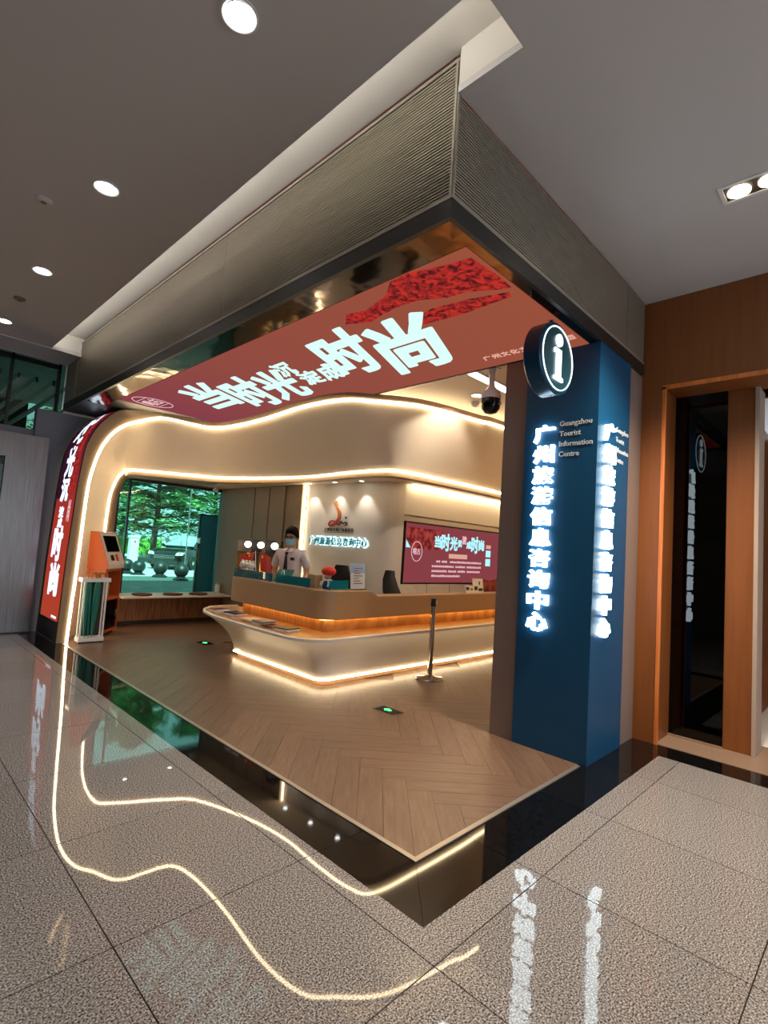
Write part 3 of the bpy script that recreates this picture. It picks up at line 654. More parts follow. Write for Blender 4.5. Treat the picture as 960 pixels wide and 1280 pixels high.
t = thing('corner_camera', 'small white camera in the upper corner of the window', 'camera', (2.55, 7.22, 2.42))
MB().lathe([(.03, 2.42), (.03, 2.40), (.018, 2.38), (0, 2.38)], (2.55, 7.22, 0), 12).build('mount', 'white_plastic', t)
MB().lathe([(.032, 0), (.032, .11), (.026, .12), (0, .12)], (2.55, 7.28, 2.36), 14, 'Y').build('barrel', 'white_plastic', t, smooth=40)

# ================================================================== WALL FITTINGS
# logo emblem
em = thing('wall_emblem', 'red and orange brush-stroke emblem on the white logo wall', 'emblem', (3.02, 4.3, 1.75))
def lw_x(y):
    for a, b in zip(lwp2, lwp2[1:]):
        if b[1] <= y <= a[1]: return a[0]+(b[0]-a[0])*(a[1]-y)/(a[1]-b[1]+1e-9)
    return 3.06
def ribbon(pts, mat, nm):
    P = cat_rom([(0, p[0], p[1]) for p in pts], 6); Wd = cat_rom([(p[2], 0, 0) for p in pts], 6); up, dn = [], []
    for i, p in enumerate(P):
        d = P[min(i+1, len(P)-1)]-P[max(i-1, 0)]; d.normalize(); nn = Vector((0, -d.z, d.y))*Wd[i].x/2
        up.append(p+nn); dn.append(p-nn)
    f3 = lambda q, o: (lw_x(q.y)-o, q.y, q.z)
    MB().loft([[f3(q, .002) for q in up], [f3(q, .016) for q in up], [f3(q, .016) for q in dn], [f3(q, .002) for q in dn]]).build(nm, mat, em)
mt['em1'] = led('em1', S(176, 26, 30), S(224, 130, 70), .12, 'Z', 1.78, 2.15)
pm = M('emblem_paint', S(190, 50, 40), .4); nt_ = pm.node_tree
_g = nd(nt_, 'ShaderNodeNewGeometry'); _s = nd(nt_, 'ShaderNodeSeparateXYZ'); _m = nd(nt_, 'ShaderNodeMapRange'); _r_ = nd(nt_, 'ShaderNodeValToRGB')
_m.inputs['From Min'].default_value = 1.8; _m.inputs['From Max'].default_value = 2.12; _r_.color_ramp.elements[0].color = S(168, 24, 34); _r_.color_ramp.elements[1].color = S(226, 140, 84)
nt_.links.new(_g.outputs['Position'], _s.inputs[0]); nt_.links.new(_s.outputs[2], _m.inputs[0]); nt_.links.new(_m.outputs[0], _r_.inputs[0]); nt_.links.new(_r_.outputs[0], nt_.nodes['Principled BSDF'].inputs['Base Color'])
ribbon([(4.36, 2.13, .02), (4.31, 2.14, .035), (4.29, 2.09, .02)], pm, 'stroke')
ribbon([(4.36, 2.11, .01), (4.30, 2.05, .03), (4.25, 1.98, .06), (4.25, 1.90, .055), (4.31, 1.83, .04), (4.40, 1.785, .03), (4.46, 1.80, .02), (4.42, 1.85, .018), (4.34, 1.85, .02), (4.28, 1.81, .02), (4.24, 1.79, .012)], pm, 'stroke')
ribbon([(4.24, 1.80, .01), (4.20, 1.845, .022), (4.16, 1.82, .016), (4.11, 1.835, .02), (4.08, 1.81, .024), (4.12, 1.785, .01)], 'ink', 'stroke')
MB().lathe([(.018, 0), (.018, .01), (0, .01)], (lw_x(4.11)-.012, 4.11, 1.905), 12, 'X').build('dot', 'ink', em)
LR, LU = Vector((.08, -1, 0)).normalized(), Vector((0, 0, 1))
t = thing('wall_caption', 'small dark Chinese caption with a thin rule under the wall emblem', 'lettering', (3.0, 4.25, 1.7))
for k, ch in enumerate('广州市文化广电旅游局'):
    y = 4.52-.061*k; text('character', ch, (lw_x(y)-.006, y, 1.725), LR, LU, (.05, .052), 'ink', t, extrude=.003, offset=.012)
MB().obox((lw_x(4.25)-.004, 4.25, 1.685), LR*.60, LU*.006, LR.cross(LU)*.006).build('rule', 'ink', t)
t = thing('wall_lettering', 'teal Chinese letters with a bright white halo on the logo wall', 'lettering', (2.99, 4.25, 1.55))
for k, ch in enumerate(name10):
    y = 4.79-.121*k; x = lw_x(y)
    h = text('halo', ch, (x-.012, y, 1.552), LR, LU, (.135, .145), EM('halo', (.62, .95, 1, 1), 2.2) if k == 0 else bpy.data.materials['halo'], t, extrude=.004, offset=.075)
    text('character', ch, (x-.030, y, 1.552), LR, LU, (.105, .118), 'led_teal', t, extrude=.008, offset=.012)
# hall LED screen
hs_ = thing('hall_screen', 'wide maroon LED wall screen with cyan title and white text lines behind the counter', 'screen', (3.40, 3.27, 1.02))
B(3.40, 6.2, 3.275, 3.335, 1.015, 1.90).build('bezel', 'dark', hs_)
B(3.42, 6.2, 3.262, 3.276, 1.035, 1.875).build('display', 'led_hall', hs_)
YS = 3.259
B(3.43, 4.25, YS+.001, YS+.003, 1.52, 1.82).build('floral_print', 'led_floral_far', hs_)
xx = 4.06
for ch, w_, h_, dz in (('当', .15, .17, 0), ('时', .20, .26, 0), ('光', .19, .21, -.01), ('沉', .10, .11, .0), ('淀', .11, .13, .06), ('成', .12, .12, -.01), ('时', .19, .27, 0), ('尚', .16, .17, 0)):
    text('character', ch, (xx+w_/2, YS, 1.645+dz), (1,0,0), (0,0,1), (w_, h_), 'led_pink' if ch == '淀' else 'led_cyan', hs_, extrude=.001, offset=.02, bold=.006); xx += w_+.012
B(4.42, 4.90, YS, YS+.002, 1.405, 1.475).build('title_tag', 'led_tag', hs_)
tl = MB()
for r_, (a, b) in enumerate(((4.12, 5.28), (4.02, 5.28), (4.02, 5.28), (4.02, 4.72))):
    x = a
    while x < b:
        l = random.choice((.022, .026, .03))
        if random.random() > .06: tl.box(x, x+l, YS, YS+.001, 1.335-.072*r_, 1.365-.072*r_+random.uniform(-.004, .004))
        x += l+.008
tl.build('text_lines', 'led_pink', hs_)['kind'] = 'stuff'
MB().tube([(3.66+.115*math.cos(2*PI*k/36), YS, 1.48+.14*math.sin(2*PI*k/36)) for k in range(36)], .005, 5, closed=True).build('seal_ring', 'led_pink', hs_)
for ch, x in (('唱', 3.615), ('古', 3.70)): text('seal_character', ch, (x, YS, 1.48), (1,0,0), (0,0,1), (.075, .09), 'led_pink', hs_, extrude=.001, offset=.02)
MB().prism([(3.421,YS,1.53),(3.52,YS,1.53),(3.421,YS,1.64)], (0,.002,0)).build('corner_mark', 'led_cyan', hs_)
for (a, b, c, d, m) in ((5.43, 5.57, 1.60, 1.66, 'led_tag'), (5.43, 5.57, 1.46, 1.57, 'led_cyan'), (5.43, 5.57, 1.31, 1.43, 'led_cyan')): B(a, b, YS, YS+.002, c, d).build('picture', m, hs_)
# sconces
for k, y in enumerate((6.60, 6.18, 5.76)):
    t = thing('wall_lamp', ('round white globe lamp in the niche nearest the window', 'round white globe lamp in the middle niche', 'round white globe lamp in the niche nearest the attendant')[k], 'lamp', (3.05, y, 1.40), 'niche globe lamps')
    MB().sphere((2.93, y, 1.415), .058, 18, 12).build('globe', 'globe', t, smooth=60)
    MB().lathe([(.04, -.0), (.04, .015), (.015, .02), (.015, .07)], (2.98, y, 1.415), 14, 'X').build('wall_mount', 'chrome', t)
t = thing('hand_dispenser', 'small round white dispenser fixed low on the brown wall by the window', 'dispenser', (2.83, 7.3, .55))
MB().cbox(2.76, 2.83, 7.24, 7.36, .48, .66, .02).build('body', 'white_plastic', t, smooth=40)
MB().lathe([(.035, 0), (.04, -.012), (0, -.016)], (2.762, 7.30, .585), 16, 'X').build('button', 'machine_white', t)

# ================================================================== WINDOW BENCH
t = thing('window_bench', 'long low wooden bench with white top under the window', 'bench', (1.9, 7.3, 0))
MB().cbox(1.0, 2.84, 6.86, 7.5, .455, .485, .006).build('seat_top', 'counter_white', t)
for k in range(4):
    a = 1.02+.455*k; B(a, a+.451, 7.16, 7.185, .07, .455).build('front_board', 'wood_bench', t)
B(1.02, 2.82, 7.19, 7.48, 0, .455).build('carcass', 'panel_seam', t)
B(1.0, 2.82, 7.20, 7.22, 0, .07).build('kick', 'panel_seam', t)
for k, (x, y) in enumerate(((1.36, 7.08), (1.86, 7.06), (2.30, 7.04))):
    t = thing('seat_pad', 'round dark red seat pad on the bench, ' + ('nearest the orange machine', 'in the middle', 'nearest the counter')[k], 'cushion', (x, y, .485), 'round bench pads')
    MB().lathe([(.10, .485), (.145, .488), (.155, .50), (.15, .513), (.10, .518), (.01, .514), (0, .514)], (x, y, 0), 28).build('pad', 'cushion', t, smooth=50)
    MB().tube([(x+.153*math.cos(2*PI*i/28), y+.153*math.sin(2*PI*i/28), .50) for i in range(28)], .005, 5, closed=True).build('piping', 'panel_seam', t)

# ================================================================== SELF-SERVICE MACHINE + UMBRELLA RACK
t = thing('service_machine', 'orange and white self-service machine with slanted screen beside the arch', 'machine', (.69, 6.46, 0), None, math.radians(49), local=True)
hw, dp = .27, .25
MB().box(-hw, -hw+.02, 0, dp, .04, .95).box(hw-.02, hw, 0, dp, .04, .95).box(-hw+.02, hw-.02, dp-.02, dp, .04, .95).box(-hw+.02, hw-.02, 0, dp, .04, .08).box(-hw+.02, hw-.02, 0, dp, .50, .54).box(-hw+.02, hw-.02, 0, dp, .91, .95).build('cabinet', 'orange', t)
for a in (-1, 1):
    for b in (.05, dp-.05): MB().lathe([(.02, 0), (.024, .01), (.018, .04)], (a*(hw-.05), b, 0), 10).build('foot', 'black_plastic', t)
B(-hw+.02, hw-.02, dp-.03, dp-.021, .08, .91).build('back_panel', 'panel_seam', t)
dd = B(-hw+.022, hw-.022, .002, .008, .085, .495).build('door', 'clear', t)
B(hw-.05, hw-.04, -.012, .002, .26, .34).build('handle', 'chrome', dd)
side = [(-.03, .95), (dp, .95), (dp, 1.47), (dp-.11, 1.47), (-.03, 1.02)]
for a in (-hw-.012, hw): MB().prism([(a, y, z) for y, z in side], (.012, 0, 0)).build('side_cheek', 'orange', t)
MB().prism([(-hw, y, z) for y, z in side], (2*hw, 0, 0)).build('console', 'machine_white', t)
su = Vector((0, dp-.11+.03, 1.47-1.02)).normalized(); cn = Vector((1,0,0)).cross(su)
cbase = Vector((0, -.03, 1.02))
MB().obox(cbase+su*.30+cn*.004, (.40,0,0), su*.24, cn*.01).build('screen', 'black_gloss', t)
MB().obox(cbase+su*.09+Vector((-.09,0,0))+cn*.004, (.09,0,0), su*.08, cn*.008).build('scanner', 'black_plastic', t)
MB().obox(cbase+su*.09+Vector((.06,0,0))+cn*.004, (.06,0,0), su*.10, cn*.008).build('card_slot', 'red', t)
MB().cbox(-.20, .04, .06, .20, .54, .74, .004).build('parcel', 'card_brown', t)
MB().cbox(-.22, -.04, .06, .20, .08, .30, .004).build('parcel', 'machine_white', t)
t = thing('umbrella_rack', 'white metal umbrella rack at the foot of the arch', 'rack', (.30, 6.12, 0))
rx0, rx1, ry0, ry1 = .17, .46, 5.94, 6.07
mb = MB()
for x in (rx0, rx1-.02):
    for y in (ry0, ry1-.02): MB().box(x, x+.02, y, y+.02, .02, .82).build('post', 'white_plastic', t)
MB().box(rx0-.03, rx1+.03, ry0-.015, ry0, .80, .85).box(rx0-.03, rx1+.03, ry1, ry1+.015, .80, .85).box(rx0-.03, rx0-.015, ry0, ry1, .80, .85).box(rx1+.015, rx1+.03, ry0, ry1, .80, .85).build('top_rail', 'white_plastic', t)
MB().box(rx0-.01, rx1+.01, ry0-.01, ry1+.01, .02, .07).build('base_tray', 'white_plastic', t)
B(rx0, rx1, ry0, ry1, 0, .02).build('foot', 'dark', t)
B(rx0+.02, rx1-.02, ry1-.012, ry1-.008, .08, .79).build('panel', 'dark', t)
for k, (x, y, dx) in enumerate(((.22, 5.985, .02), (.27, 6.03, .03), (.33, 5.98, .0), (.38, 6.03, -.03))):
    u = thing('umbrella', 'folded teal umbrella with wooden crook handle in the rack, ' + ('leftmost', 'second from left', 'third from left', 'rightmost')[k], 'umbrella', (x, y, .07), 'umbrellas in the rack')
    MB().tube([(x+dx, y, .075), (x+dx*.9, y, .14), (x+dx*.5, y, .45), (x, y, .74), (x, y, .80)], [.006, .014, .027, .024, .008], 10).build('canopy', 'teal_cloth', u, smooth=60)
    MB().tube([(x, y, .78), (x, y, .88)] + [(x+.045-.045*math.cos(a), y, .88+.045*math.sin(a)) for a in [PI*i/8 for i in range(1, 9)]] + [(x+.09, y, .855)], .011, 8).build('handle', 'handle_wood', u, smooth=60)
    MB().tube([(x+dx*1.02, y, .071), (x+dx, y, .10)], .004, 6).build('tip', 'chrome', u)

# ================================================================== FLOOR FITTINGS
for k, (x, y, a, lb) in enumerate(((1.582, 1.70, .0, 'black floor exit light with green arrow, in front of the counter corner'), (1.60, 5.30, .0, 'black floor exit light with green arrow, near the arch'))):
    t = thing('floor_light', lb, 'floor light', (x, y, 0), 'floor exit lights')
    MB().box(x-.075, x+.075, y-.135, y+.135, .0, .004).build('frame', 'chrome', t)
    B(x-.06, x+.06, y-.11, y+.11, .004, .006).build('plate', 'black_gloss', t)
    MB().prism([(x+a_, y+b_, .006) for a_, b_ in ((-.018,-.03),(.018,-.03),(.018,.01),(.04,.01),(0,.055),(-.04,.01),(-.018,.01))], (0,0,.002)).build('arrow', 'green_led', t)
t = thing('stanchion', 'chrome barrier post with round base in front of the counter', 'barrier post', (2.873, 2.27, 0))
sxy = (2.873, 2.27, 0)
MB().lathe([(.165, 0), (.168, .008), (.16, .018), (.06, .032), (.04, .045), (0, .045)], sxy, 36).build('base', 'chrome', t, smooth=40)
MB().lathe([(.03, .04), (.03, .86), (.0, .86)], sxy, 20).build('post', 'chrome', t, smooth=40)
MB().lathe([(.034, .845), (.034, .925), (.028, .935), (0, .935)], sxy, 20).build('head', 'black_plastic', t, smooth=40)
B(2.86, 2.886, 2.22, 2.236, .86, .92).build('belt_clip', 'chrome', t)

# ================================================================== RECEPTION COUNTER
ct = thing('reception_counter', 'curved reception counter with white flared base, brown upper band and warm light line', 'counter', (1.55, 2.65, 0))
def rc(x, y, r, n=8):      # rounded outer corner at (x, y) turning from -y run to +x run
    return [(x+r-r*math.cos(PI/2*k/n), y+r-r*math.sin(PI/2*k/n)) for k in range(n+1)]
XE = 6.25
bot = [(1.85,4.46),(1.75,4.46),(1.65,4.455),(1.58,4.44),(1.535,4.40),(1.53,4.2),(1.53,3.8),(1.53,3.4),(1.53,3.1)] + rc(1.53, 2.64, .14) + [(2.2,2.64),(3.0,2.635),(4.0,2.63),(5.0,2.63),(XE,2.63)]
top = [(1.95,5.12),(1.70,5.14),(1.50,5.08),(1.34,4.92),(1.22,4.70),(1.14,4.35),(1.115,3.9),(1.10,3.4),(1.10,3.1)] + rc(1.105, 2.375, .36) + [(2.2,2.375),(3.0,2.37),(4.0,2.37),(5.0,2.37),(XE,2.37)]
rows = []
for k in range(13):
    s = k/12; wgt = s**2.6*.75+.25*s; z = .075+(.525-.075)*s
    rows.append([(a[0]+(b[0]-a[0])*wgt, a[1]+(b[1]-a[1])*wgt, z) for a, b in zip(bot, top)])
MB().loft(rows).build('flared_front', 'counter_white', ct, smooth=50)
rim_in = [(a[0]+(b[0]-a[0])*-.0, a[1]) for a, b in zip(top, bot)]
def inset(path, d):
    out = []
    for i, p in enumerate(path):
        a, b = path[max(i-1,0)], path[min(i+1,len(path)-1)]; dx, dy = b[0]-a[0], b[1]-a[1]; l = math.hypot(dx, dy) or 1
        out.append((p[0]-dy/l*d, p[1]+dx/l*d))
    return out
ti = inset(top, .028)
MB().loft([[(x,y,.52) for x,y in top], [(x,y,.545) for x,y in inset(top,-.004)], [(x,y,.552) for x,y in inset(top,.004)], [(x,y,.552) for x,y in ti], [(x,y,.536) for x,y in ti]]).build('rim', 'counter_white', ct, smooth=50)
uf = [(1.95,4.62),(1.70,4.62),(1.60,4.615),(1.53,4.58),(1.50,4.5),(1.50,4.2),(1.50,3.8),(1.50,3.4),(1.50,3.1)] + rc(1.50, 2.63, .2) + [(2.2,2.63),(3.0,2.63),(4.0,2.63),(5.0,2.63),(XE,2.63)]
ur = inset(uf, .17)
ur = [(min(x, XE), y) for x, y in ur]
MB().loft([[(x,y,.537) for x,y in ti], [(x,y,.537) for x,y in ur]]).build('ledge', 'ledge_wood', ct)
MB().loft([[(x,y,.537) for x,y in ur], [(x,y,.70) for x,y in ur]]).build('recess_wall', 'ledge_wood', ct, smooth=50)
# upper band: high around the attendant, dropping to a lower counter to the right
def top_z(x, y):
    if y > 2.7 or x < 2.16: return 1.0
    return .935 if x > 2.29 else 1.0-(x-2.16)/.13*.065
ufd = uf[:-5] + [(1.9,2.63),(2.05,2.63),(2.16,2.63),(2.20,2.63),(2.25,2.63),(2.29,2.63),(2.6,2.63),(3.0,2.63),(4.0,2.63),(5.0,2.63),(XE,2.63)]
bk = inset(ufd, .20)
MB().loft([[(x,y,.695) for x,y in inset(ufd,.16)], [(x,y,.69) for x,y in inset(ufd,.01)], [(x,y,.70) for x,y in ufd], [(x,y,top_z(x,y)-.008) for x,y in ufd], [(x,y,top_z(x,y)) for x,y in inset(ufd,.008)], [(x,y,top_z(x2,y2)) for (x,y),(x2,y2) in zip(bk,ufd)], [(x,y,.72) for x,y in bk]]).build('upper_band', 'counter_brown', ct, smooth=40)
MB().loft([[(x,y,0) for x,y in inset(bot,.05)], [(x,y,.08) for x,y in inset(bot,.05)]]).build('plinth', 'counter_brown', ct)
MB().tube([(x,y,.068) for x,y in inset(bot[3:],-.004)], .010, 6).build('base_light_line', 'strip', ct)
MB().tube([(x,y,.676) for x,y in inset(uf,.13)], .008, 6).build('ledge_light_line', EM('ledge_light', (1, .56, .16, 1), 9), ct)
MB().prism([(1.72,4.58,.72),(1.72,2.84,.72),(6.2,2.84,.72),(6.2,3.05,.72),(1.98,3.05,.72),(1.98,4.58,.72)], (0,0,.03)).build('desk_top', 'ledge_wood', ct)
for k, (a, b) in enumerate((((1.55, 4.58), (1.55, 3.70)), ((1.55, 3.62), (1.55, 2.96)), ((1.62, 2.72), (1.90, 2.72)))):
    t = thing('glass_guard', 'low teal glass guard on the counter, ' + ('in front of the flags', 'in front of the attendant', 'at the rounded counter corner')[k], 'glass guard', (a[0], a[1], 1.0), 'counter glass guards')
    d = Vector((b[0]-a[0], b[1]-a[1], 0)); nn = Vector((-d.y, d.x, 0)).normalized()
    mid = Vector(((a[0]+b[0])/2, (a[1]+b[1])/2, 1.055))
    MB().obox(mid, d, nn*.008, (0,0,.10)).build('pane', 'guard_glass', t)
    for e in (.08, .92):
        MB().obox(Vector((a[0], a[1], 1.008))+d*e, d.normalized()*.03, nn*.022, (0,0,.016)).build('clip', 'chrome', t)
# brochures on the ledge
cols = [S(110,44,48), S(214,210,204), S(40,52,84), S(176,104,70), S(222,212,190), S(120,122,134), S(96,34,36), S(36,32,34)]
spots_ = [(1.46,4.72,.30), (1.42,4.47,.2), (1.40,4.22,.12), (1.38,3.98,.1), (1.36,3.74,.06), (1.36,3.50,.1), (1.35,3.28,.14), (1.36,3.06,.1)]
whr = ('at the far end of the ledge', 'second from the far end', 'third from the far end', 'fourth from the far end', 'fifth from the far end', 'sixth from the far end', 'next to the nearest stack', 'nearest the counter corner')
cw = ('maroon', 'white', 'navy', 'tan', 'cream', 'grey', 'dark red', 'black')
for k, (x, y, a) in enumerate(spots_):
    t = thing('brochure_stack', cw[k]+' brochures stacked on the counter ledge, '+whr[k], 'brochures', (x, y, .537), 'brochure stacks on the ledge')
    h = .018+.014*(k % 3)
    zc = .538
    for q in range(3):
        m_ = M('brochure_cover', cols[(k+q*3) % 8] if q == 2 else S(226,220,212), .45) if q != 1 else mt['paper']
        aa = a+random.uniform(-.1, .1); dx = Vector((math.cos(aa), math.sin(aa), 0)); dy = Vector((-dx.y, dx.x, 0))
        if q == 2: m_ = M('brochure_cover', cols[k], .4)
        MB().obox((x+random.uniform(-.012,.012), y+random.uniform(-.012,.012), zc+h/6), dx*.19, dy*.21, (0,0,h/3)).build('booklet', m_, t); zc += h/3
# flags, plush dolls
for k, (x, y, dr_) in enumerate(((1.74, 4.52, 1), (1.74, 4.20, -1))):
    t = thing('desk_flag', ('small red desk flag leaning left above the plush dolls', 'small red desk flag leaning right beside the plush dolls')[k], 'flag', (x, 4.38, 1.0), 'desk flags')
    MB().tube([(x+.02, 4.38+.01*dr_, 1.0), (x, y-.10*dr_, 1.345)], .004, 6).build('pole', 'chrome', t)
    P = []
    for i in range(7):
        u_ = i/6; P.append([Vector((x-.01+.02*math.sin(u_*5), y-.10*dr_+dr_*.30*u_+dr_*.05*vv, 1.335-.05*u_-(.20+.04*k)*vv)) for vv in (0, .5, 1)])
    MB().loft(P).build('cloth', 'red', t, smooth=60)
    MB().lathe([(.022, 0), (.022, -.004), (0, -.004)], (x-.026, y+.0*dr_, 1.28), 5, 'X').build('star', 'yellow', t)
for k, y in enumerate((4.47, 4.30)):
    t = thing('plush_doll', ('white plush doll under the left desk flag', 'white plush doll between the desk flags')[k], 'plush toy', (1.62, y, 1.0), 'plush dolls on the counter')
    c = (1.62, y, 1.0)
    MB().sphere((1.62, y, 1.06), (.06, .07, .06), 14, 10).build('body', 'plush_white', t, smooth=60)
    MB().sphere((1.615, y, 1.155), (.055, .062, .052), 14, 10).build('head', 'plush_white', t, smooth=60)
    for s in (-1, 1):
        MB().sphere((1.62, y+.042*s, 1.205), .02, 10, 6).build('ear', 'plush_white', t, smooth=60)
        MB().sphere((1.563, y+.022*s, 1.165), .007, 8, 6).build('eye', 'black_plastic', t)
# counter-top sign, papers, boxes
t = thing('counter_sign', 'teal sign board with a white ring on the counter before the attendant', 'sign', (1.66, 3.66, 1.0))
MB().prism([(1.64,3.83,1.0),(1.64,3.50,1.0),(1.70,3.48,1.165),(1.70,3.79,1.155)], (.012,0,.0)).build('board', 'teal_sign', t)
MB().tube([(1.664+.02*math.sin(2*PI*k/20)*.35, 3.65+.030*math.cos(2*PI*k/20), 1.10+.042*math.sin(2*PI*k/20)) for k in range(20)], .006, 6, closed=True).build('ring', 'white_plastic', t)
B(1.652, 1.75, 3.50, 3.82, 1.0, 1.006).build('foot', 'teal_dark', t)
t = thing('blue_folder_rack', 'dark blue document box on the counter right of the teal sign', 'document box', (1.68, 3.36, 1.0))
MB().box(1.63, 1.635, 3.22, 3.48, 1.0, 1.075).box(1.63, 1.76, 3.22, 3.225, 1.0, 1.085).box(1.63, 1.76, 3.475, 3.48, 1.0, 1.085).box(1.755, 1.76, 3.22, 3.48, 1.0, 1.085).build('tray', 'acrylic_blue', t)
B(1.64, 1.75, 3.235, 3.465, 1.0, 1.05).build('papers', 'paper_blue', t)
t = thing('cardboard_box', 'small brown cardboard box behind the glass guard', 'box', (1.68, 3.07, 1.0))
MB().cbox(1.645, 1.75, 2.99, 3.14, 1.0, 1.145, .004).build('carton', 'card_brown', t)
MB().box(1.69, 1.705, 2.989, 3.141, 1.144, 1.147).build('tape', 'paper', t)
t = thing('souvenir_doll', 'small doll with a big red hat on the counter corner', 'doll', (1.72, 2.86, 1.0))
MB().lathe([(.055, 1.0), (.06, 1.03), (.045, 1.08), (.03, 1.11), (0, 1.115)], (1.72, 2.86, 0), 18).build('robe', 'acrylic_blue', t, smooth=50)
MB().sphere((1.715, 2.86, 1.14), (.042, .042, .04), 14, 10).build('head', 'skin', t, smooth=60)
MB().sphere((1.725, 2.865, 1.195), (.08, .088, .055), 16, 10).build('hat', 'red', t, smooth=60)
for s in (-1, 1): MB().tube([(1.71, 2.86+.03*s, 1.09), (1.68, 2.86+.07*s, 1.06), (1.67, 2.86+.06*s, 1.03)], [.018, .016, .012], 8).build('arm', 'plush_white', t, smooth=60)
MB().lathe([(.025, 1.108), (.052, 1.10), (.05, 1.09), (.03, 1.085)], (1.72, 2.86, 0), 14).build('collar', 'plush_white', t, smooth=50)
t = thing('notice_stand', 'white printed notice in a curved clear stand on the counter', 'notice', (2.04, 2.72, 1.0))
pp = []
for i in range(9):
    z = 1.012+.285*i/8; bow = .02*(i/8)
    pp.append([(1.94+.012*max(0, .5-i/8), 2.73+bow, z), (2.14-.012*max(0, .5-i/8), 2.70+bow, z)])
MB().loft(pp).build('sheet', 'paper', t)
MB().loft([[(x, y-.003, z) for x, y, z in r] for r in pp[5:]]).build('header_print', 'paper_blue', t)
for i in range(7):
    z = 1.07+.028*i; y_ = 2.712+.02*(z-1.012)/.285
    B(1.97, 2.10-.03*(i % 3), y_-.010, y_-.008, z, z+.008).build('print_line', 'ink_red' if i > 3 else 'ink', t)
B(1.93, 2.14, 2.68, 2.76, 1.0, 1.012).build('foot', 'clear', t)
def card(nm, lb, x, y, w_, h_, marks):
    t = thing(nm, lb, 'display card', (x, y, .935))
    MB().prism([(x, y, .935), (x+w_, y, .935), (x+w_, y+.03, .935+h_), (x, y+.03, .935+h_)], (0,.008,0)).build('card', 'paper', t)
    MB().prism([(x+w_*.3, y+.05, .935), (x+w_*.7, y+.05, .935), (x+w_*.5, y+.037, .935+h_*.8)], (0,.004,0)).build('strut', 'card_brown', t)
    for (a, b, c, d, m) in marks:
        yy = y+.03*(b+d)/2-.003
        MB().box(x+w_*a, x+w_*c, yy-.001, yy, .935+h_*b, .935+h_*d).build('print', m, t)
card('photo_card', 'small card with two dark pictures on the lower counter', 4.16, 2.72, .20, .10, ((.08,.2,.42,.85,'ink'), (.55,.25,.9,.7,'card_brown')))
card('price_card', 'larger white display card standing on the lower counter', 4.40, 2.76, .26, .20, ((.1,.15,.4,.45,'ink'), (.5,.1,.9,.3,'ink'), (.55,.55,.68,.8,'ink')))
t = thing('draped_cloth', 'dark red draped cloth heap on the lower counter in front of the screen', 'cloth', (4.9, 2.98, .75))
rws = []
for i in range(15):
    a = i/14; x = 4.43+1.15*a; hgt = .30*min(1, a*2.6)*(1 if a < .9 else 1)
    rws.append([(x, 2.90+.02*math.sin(a*22), .752), (x, 2.93+.015*math.sin(a*26+1), .78+hgt*.5), (x, 2.99, .80+hgt+.012*math.sin(a*17)), (x, 3.06, .80+hgt*.96), (x, 3.14, .752)])
MB().loft(rws, closed=True, caps=True).build('drape', mt['led_floral_far'] if False else noise_mix(M('red_cloth', S(110, 36, 34), .8), S(84, 26, 26), S(140, 56, 48), 9), t, smooth=60)
MB().tube([(4.43+1.15*i/14, 2.893+.02*math.sin(i/14*22), .758) for i in range(15)], .006, 5).build('hem', 'ink_red', t)
# cable on the screen wall
tag(MB().tube([(3.66, 3.26, .95), (3.67, 3.255, 1.0), (3.70, 3.25, .96), (3.72, 3.25, .86), (3.72, 3.25, .76)], .004, 6).build('power_cable', 'white_plastic', smooth=60), 'thin white cable drooping below the hall screen', 'cable')

# ================================================================== OFFICE CHAIRS
def chair(x, y, rz, lb, h):
    t = thing('office_chair', lb, 'chair', (x, y, 0), 'office chairs behind the counter', rz, local=True)
    MB().cbox(-.23, .23, -.22, .22, .44, .52, .03).build('seat', 'chair_black', t, smooth=50)
    rows = []
    for i in range(11):
        u_ = i/10; z = .56+(h-.56)*u_; wd = .20+.05*math.sin(PI*min(1, u_*1.25))-(.10*max(0, u_-.62)/.38 if u_ > .62 else 0) + (.02 if .70 < u_ < .9 else 0)
        yb = .20+.05*math.sin(u_*5)+.05*u_
        rows.append([(-wd, yb-.035, z), (-wd*.5, yb+.0, z), (0, yb+.01, z), (wd*.5, yb, z), (wd, yb-.035, z), (wd, yb+.01, z), (0, yb+.055, z), (-wd, yb+.01, z)])
    MB().loft(rows, closed=True, caps=True).build('backrest', 'chair_black', t, smooth=60)
    MB().tube([(0, .12, .46), (0, .27, .50), (0, .28, .70)], .022, 8).build('back_bracket', 'black_plastic', t, smooth=60)
    MB().lathe([(.03, .08), (.03, .30), (.022, .30), (.022, .45)], (0,0,0), 14).build('gas_column', 'chrome', t, smooth=40)
    for k in range(5):
        a = 2*PI*k/5; L = Vector((math.cos(a), math.sin(a), 0))
        lg = MB().tube([L*.02+Vector((0,0,.11)), L*.28+Vector((0,0,.075))], [.026, .016], 8).build('leg', 'black_plastic', t, smooth=60)
        MB().lathe([(.025, -.012), (.025, .012)], (L.x*.28, L.y*.28, .026), 12, 'X').build('caster', 'black_plastic', lg)
    for s in (-1, 1):
        MB().tube([(.20*s, .05, .48), (.27*s, .04, .52), (.27*s, .02, .66), (.27*s, -.12, .68)], .016, 8).build('armrest', 'black_plastic', t, smooth=60)
    return t
chair(2.78, 3.165, -1.95, 'black high-back office chair behind the rounded end of the tall counter', 1.205)
chair(2.62, 3.86, -1.45, 'black office chair behind the red-hatted doll', 1.22)

